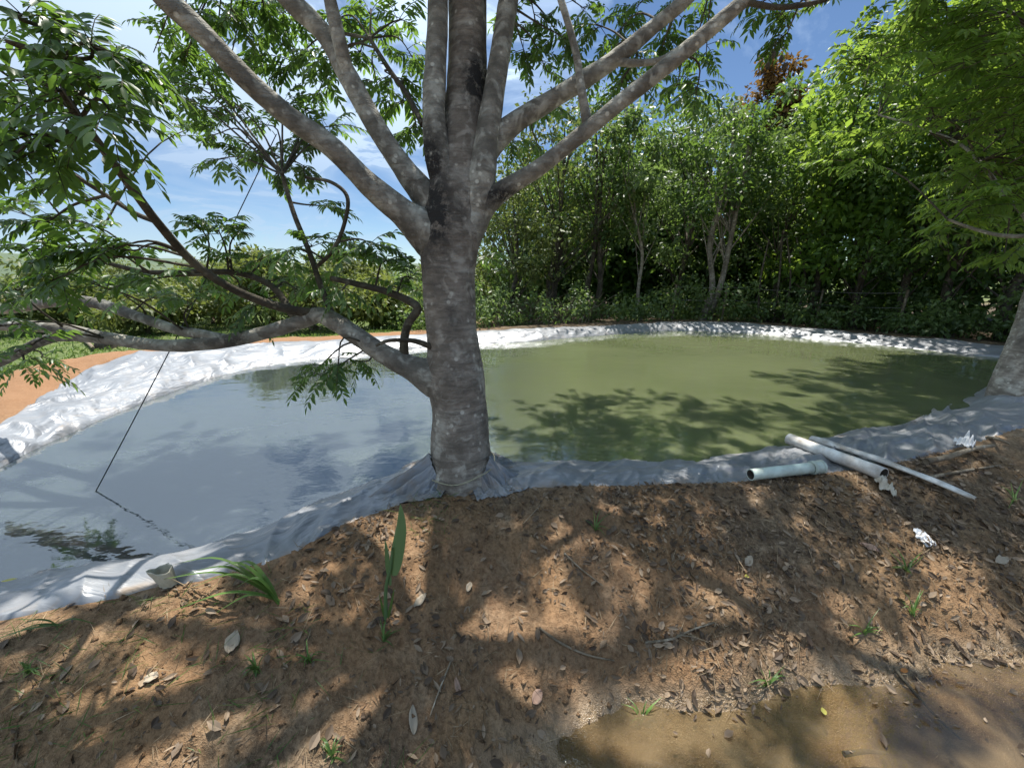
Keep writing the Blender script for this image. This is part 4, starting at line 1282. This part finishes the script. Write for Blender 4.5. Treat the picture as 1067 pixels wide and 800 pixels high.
def blades(base, tips, w, label, name='grass_clump', cat='grass clump', m='blade', group=None):
    b = on_ground(*base); root = thing(name, label, cat, b, group)
    for (x, y, z, arch) in tips:
        e = on_ground(x, y); e = e + np.array((0, 0, z)); e = G(x, y, max(e[2], .15) if y < 625 and x < 320 else e[2])
        mb = MB(); mid = .5 * (b + e) + np.array((0, 0, arch)); ww = w * (.75 + .5 * RNG.random())
        blade(mb, [b + RNG.normal(size=3) * .006, .6 * b + .4 * mid + np.array((0, 0, arch * .4)), mid, e], ww, n=14)
        mb.build('leaf', M[m], root)
    return root


blades((290, 628), [(172, 590, .05, .14), (185, 600, .04, .12), (200, 612, .03, .11), (225, 638, .02, .06), (212, 600, .06, .14), (246, 612, .05, .09), (180, 636, .02, .07), (238, 590, .06, .12), (165, 604, .04, .10), (262, 600, .05, .08)], .0075, 'clump of long fallen green blades beside the left liner')
blades((62, 652), [(0, 668, .02, .03), (10, 658, .03, .04), (-20, 672, .01, .02), (25, 660, .02, .02), (100, 650, .01, .03), (-30, 662, .03, .05)], .006, 'few long green blades lying at the left edge of the bank')
WG = 'small green weeds on the bank'
wl = [((268, 700), 'small weed low on the left slope in a patch of sun'), ((322, 690), 'creeping weed right of the small weed in sun'), ((440, 512), 'grass tuft on the liner left of the trunk'),
      ((944, 596), 'grass tuft under the torn white scrap'), ((950, 640), 'weed on the right slope above the puddle'), ((800, 714), 'little weed at the water line of the puddle'), ((346, 790), 'yellowish weed at the bottom of the slope'),
      ((668, 752), 'little weed in the wet mud left of the puddle'), ((1056, 522), 'green weed patch at the right edge of the bank'), ((620, 553), 'faint grass tuft on the sunlit soil below the liner'), ((400, 668), 'small weed at the foot of the ginger shoot'),
      ((30, 700), 'thin grass tuft in the deep shade at the left'), ((900, 660), 'low weed among the litter on the right slope')]
for (x, y), lab in wl:
    r = random
    k = [(x + r.uniform(-22, 22), y + r.uniform(-26, 8), r.uniform(.0, .035), r.uniform(.005, .035)) for _ in range(11)]
    blades((x, y), k, .0032, lab, 'weed', 'weed', group=WG)


def fallen(px, py, L, Wd, ang, m, label, tilt=.25, water=None, group='single fallen leaves'):
    c = on_ground(px, py) if water is None else G(px, py, water)
    n = 10; V = []
    d = np.array((math.cos(ang), math.sin(ang))); s = np.array((-d[1], d[0]))
    for i in range(n):
        t = i / (n - 1); w = Wd * math.sin(math.pi * (.06 + .92 * t)) ** .8
        for k in (-1, -.5, 0, .5, 1):
            q = c[:2] + d * (t - .5) * L + s * w * k * .5
            z = (th(*q) if water is None else c[2]) + .008 + (abs(k) * Wd * .22 + tilt * L * .3 * (t - .3) ** 2) * (1 if water is None else .1)
            V.append((q[0], q[1], max(z, c[2] - .01)))
    mb = MB(); mb.add(V, [grid_faces(n, 5)], 0, .6)
    o = mb.build('fallen_leaf', M[m]); o.modifiers.new('thickness', 'SOLIDIFY').thickness = .0012
    tag(o, label, 'fallen leaf', group)


fallen(243, 672, .070, .052, 1.7, 'dryleaf_pale', 'round pale dry leaf on the left slope')
fallen(158, 708, .045, .036, .3, 'dryleaf_pale', 'small roundish leaf lower left of the round pale one')
fallen(438, 628, .075, .034, .9, 'dryleaf_pale', 'pale dry leaf beside the ginger shoot')
fallen(431, 752, .070, .030, 1.8, 'dryleaf_pale', 'pointed grey leaf low on the slope under the shoot')
fallen(477, 717, .055, .022, 2.0, 'dryleaf_pink', 'pinkish dry leaf at the lower middle of the slope')
fallen(560, 728, .055, .038, .8, 'dryleaf_pink', 'pinkish brown leaf above the wet mud')
fallen(489, 614, .042, .030, 1.2, 'dryleaf_pale', 'small pale leaf in the shade below the trunk')
fallen(942, 700, .035, .018, .1, 'dryleaf_orange', 'bright orange leaf at the edge of the puddle')
fallen(858, 742, .030, .020, 1.3, 'dryleaf_yellow', 'yellow leaf under the shallow puddle', water=-.300)
fallen(10, 606, .062, .030, .3, 'dryleaf_yellow', 'yellow green leaf floating by the left liner', water=.004)
fallen(778, 602, .022, .012, .0, 'dryleaf_yellow', 'tiny yellow leaf on the dark litter')
fallen(1044, 585, .09, .035, .2, 'dryleaf_pale', 'big pale leaf at the right side of the bank')
fallen(905, 572, .085, .032, 2.6, 'dryleaf_pink', 'long brown leaf left of the torn white scrap')
fallen(780, 587, .055, .035, .5, 'dryleaf_pale', 'pale leaf in the shade right of the middle')


def build_litter():
    g = np.random.default_rng(21)
    def region(m, bias):
        x = -2.6 + 6.2 * g.random(m * 3); y = .75 + 2.4 * g.random(m * 3)
        d, _ = pond_dist(x, y)
        den = .22 + .9 * sstep(.0, .5, fbm(x * 1.6, y * 1.6, s=71, o=3) + .15) * (.35 + .65 * sstep(-1.6, 1.2, x)) + bias * sstep(.9, 2.2, x)
        h = terrain(x, y)
        den = den * (.38 + 1.0 * sstep(-.15, .3, fbm(x * 5.5, y * 5.5, s=75, o=2)))
        k = (d > .02) & (g.random(m * 3) < den) & (h > PUDDLE_Z - .018 * (g.random(m * 3) < .35) - .003 - .3 * (g.random(m * 3) < .05))
        return x[k][:m], y[k][:m]
    def slope_n(x, y):
        e = .02; zx = (terrain(x + e, y) - terrain(x - e, y)) / (2 * e); zy = (terrain(x, y + e) - terrain(x, y - e)) / (2 * e)
        return nrm(np.stack([-zx, -zy, np.ones_like(x)], -1))
    x, y = region(11500, .9); m = len(x); z = terrain(x, y); N = slope_n(x, y)
    a = g.random(m) * 6.283; D = np.stack([np.cos(a), np.sin(a), np.zeros(m)], -1); D = nrm(D - N * (D * N).sum(1, keepdims=True) + .25 * g.normal(size=(m, 3)) * (g.random(m) ** 2)[:, None])
    L = .013 + .046 * g.random(m) ** 2.2
    mb = MB(); add_leaves(mb, np.stack([x, y, np.maximum(z, PUDDLE_Z) + .004 + .008 * g.random(m)], -1), D, N + .55 * g.normal(size=(m, 3)), L, L * (.25 + .4 * g.random(m)), 0, g.random(m) ** 1.7 * .95, True, .5 * (g.random(m) - .5)[:, None])
    tag(mb.build('leaf_litter', M['litter'], smooth=False), 'brown dry leaf litter strewn over the near bank', 'leaf litter', kind='stuff')
    x, y = region(17000, .5); m = len(x); z = terrain(x, y); N = slope_n(x, y)
    a = g.random(m) * 6.283; D = np.stack([np.cos(a), np.sin(a), np.zeros(m)], -1); D = nrm(D - N * (D * N).sum(1, keepdims=True) + .18 * g.normal(size=(m, 3)))
    L = .03 + .10 * g.random(m) ** 2
    mb = MB(); add_leaves(mb, np.stack([x, y, z + .003 + .006 * g.random(m)], -1), D, N + .2 * g.normal(size=(m, 3)), L, .0018 + .0026 * g.random(m) ** 2, 0, g.random(m) ** 1.6, False, .02)
    tag(mb.build('dry_straw', M['straw']), 'dry straw and rootlets over the near bank', 'straw', kind='stuff')
    # thin green grass on the left of the slope
    x, y = region(26000, 0); k = (x < -.35) & (fbm(x * 2.5, y * 2.5, s=72, o=3) > -.05); x, y = x[k], y[k]; m = len(x); z = terrain(x, y)
    a = g.random(m) * 6.283; D = np.stack([np.cos(a), np.sin(a), .25 + .5 * g.random(m)], -1)
    L = .03 + .09 * g.random(m) ** 1.5
    mb = MB(); add_leaves(mb, np.stack([x, y, z - .003], -1), D, g.normal(size=(m, 3)) + np.array((0, 0, 1)), L * 1.3, .0022 + .002 * g.random(m), 0, .5 * g.random(m), False, .02)
    tag(mb.build('grass', M['blade']), 'thin creeping green grass on the left slope', 'grass', kind='stuff')
    # crumbs and clods of earth
    m = 2600; x = -2.4 + 5.4 * g.random(m); y = .8 + 2.0 * g.random(m); d, _ = pond_dist(x, y); z = terrain(x, y); k = (d > .03) & (z > PUDDLE_Z + .01)
    x, y, z = x[k], y[k], z[k]; m = len(x)
    s = .004 + .012 * g.random(m) ** 3
    base = nrm(np.array([(1, 1, 1), (-1, -1, 1), (-1, 1, -1), (1, -1, -1), (0, 0, 1.4), (0, 0, -1.2)], float))
    from itertools import combinations
    oc = np.array([(1, 0, 0), (-1, 0, 0), (0, 1, 0), (0, -1, 0), (0, 0, 1), (0, 0, -1)], float)
    V = oc[None] * s[:, None, None] * (.65 + .7 * g.random((m, 6, 1))) + np.stack([x, y, z + s * .3], -1)[:, None]
    f = np.array([(0, 2, 4), (2, 1, 4), (1, 3, 4), (3, 0, 4), (2, 0, 5), (1, 2, 5), (3, 1, 5), (0, 3, 5)])
    F = (np.arange(m) * 6)[:, None, None] + f[None]
    mb = MB(); mb.add(V.reshape(-1, 3), [F.reshape(-1, 3)])
    zz = np.zeros(mb.n)
    tag(mb.build('dirt_clods', M['soil'], smooth=True, extra={'grass': zz, 'floor': zz, 'orange': zz + .3, 'wet': zz}), 'crumbs and clods of earth on the near bank', 'clods', kind='stuff')


build_litter()


# ------------------------------------------------------------------ light, sky, camera
SUN_EL, SUN_AZ = math.radians(70), math.radians(4)
world = bpy.data.worlds.new('World'); SC.world = world; world.use_nodes = True
nt = world.node_tree; nt.nodes.clear()
wo = nt.nodes.new('ShaderNodeOutputWorld'); bg = nt.nodes.new('ShaderNodeBackground')
sky = nt.nodes.new('ShaderNodeTexSky'); sky.sky_type = 'NISHITA'; sky.sun_disc = False
sky.sun_elevation = SUN_EL; sky.sun_rotation = SUN_AZ; sky.altitude = 300; sky.air_density = 0.85; sky.dust_density = 0.1; sky.ozone_density = 1.6
tc = nt.nodes.new('ShaderNodeTexCoord')
sx = nt.nodes.new('ShaderNodeSeparateXYZ'); nt.links.new(tc.outputs['Generated'], sx.inputs[0])
zz = mth(nt, 'ADD', mth(nt, 'MAXIMUM', sx.outputs[2], 0.0), 0.16)
cx = nt.nodes.new('ShaderNodeCombineXYZ')
nt.links.new(mth(nt, 'DIVIDE', sx.outputs[0], zz), cx.inputs[0]); nt.links.new(mth(nt, 'DIVIDE', sx.outputs[1], zz), cx.inputs[1])
c1 = noise(nt, cx.outputs[0], 1.5, 9, 0.60, 0.7)
c2 = noise(nt, cx.outputs[0], 0.55, 3, 0.5)
# thin high cloud, thick in the west (left), open in the north east
west = mth(nt, 'ADD', mth(nt, 'MULTIPLY', sx.outputs[0], -0.38), -0.10)
dens = mth(nt, 'ADD', mth(nt, 'ADD', mth(nt, 'MULTIPLY', c1, 1.25), mth(nt, 'MULTIPLY', c2, 0.5)), mth(nt, 'ADD', west, mth(nt, 'MULTIPLY', sx.outputs[2], 0.32)))
cov = ramp(nt, dens, [(0.80, (0, 0, 0)), (0.97, (.5, .5, .5)), (1.20, (1, 1, 1))])
# cloud is brighter towards the sun
sdir = nt.nodes.new('ShaderNodeVectorMath'); sdir.operation = 'DOT_PRODUCT'
nt.links.new(tc.outputs['Generated'], sdir.inputs[0])
sdir.inputs[1].default_value = (math.sin(SUN_AZ) * math.cos(SUN_EL), math.cos(SUN_AZ) * math.cos(SUN_EL), math.sin(SUN_EL))
fwd = mth(nt, 'ADD', 0.78, mth(nt, 'MULTIPLY', mth(nt, 'POWER', mth(nt, 'MAXIMUM', sdir.outputs['Value'], 0.0), 3.0), 1.5))
vm = nt.nodes.new('ShaderNodeVectorMath'); vm.operation = 'SCALE'; vm.inputs[0].default_value = (6.0, 7.5, 9.4)
nt.links.new(fwd, vm.inputs['Scale']); CLOUD = vm.outputs['Vector']
low = ramp(nt, sx.outputs[2], [(0.0, (.35, .35, .35)), (0.16, (.55, .55, .55)), (0.26, (1, 1, 1))])
clear = mixc(nt, 1.0, sky.outputs[0], (0.90, 1.0, 1.08), 'MULTIPLY')
mix = mixc(nt, mth(nt, 'MULTIPLY', mth(nt, 'MULTIPLY', cov, low), 0.92), clear, CLOUD)
nt.links.new(mix, bg.inputs['Color']); bg.inputs['Strength'].default_value = 0.066
nt.links.new(bg.outputs[0], wo.inputs['Surface'])

sd = bpy.data.lights.new('sun', 'SUN'); sd.energy = 5.0; sd.angle = math.radians(0.53); sd.color = (1.0, 0.955, 0.88)
so = bpy.data.objects.new('sun', sd); COL.objects.link(so)
S = Vector((math.sin(SUN_AZ) * math.cos(SUN_EL), math.cos(SUN_AZ) * math.cos(SUN_EL), math.sin(SUN_EL)))
so.rotation_euler = S.to_track_quat('Z', 'Y').to_euler(); so.location = (0, 5, 20)

cd = bpy.data.cameras.new('camera'); cd.sensor_width = 36; cd.lens = 36 * F_PX / 1067; cd.clip_start = .05; cd.clip_end = 9000
co = bpy.data.objects.new('camera', cd); COL.objects.link(co); co.location = tuple(CAM)
co.rotation_euler = (math.pi / 2 - PITCH, 0, 0)
SC.camera = co

SC.view_settings.view_transform = 'Standard'; SC.view_settings.look = 'None'; SC.view_settings.gamma = 1.0; SC.view_settings.exposure = 0.82
SC.view_settings.use_curve_mapping = False
SC.render.engine = 'CYCLES'
SC.cycles.max_bounces = 7; SC.cycles.diffuse_bounces = 3; SC.cycles.glossy_bounces = 3; SC.cycles.transmission_bounces = 4
SC.cycles.sample_clamp_indirect = 6.0
SC.cycles.use_denoising = True
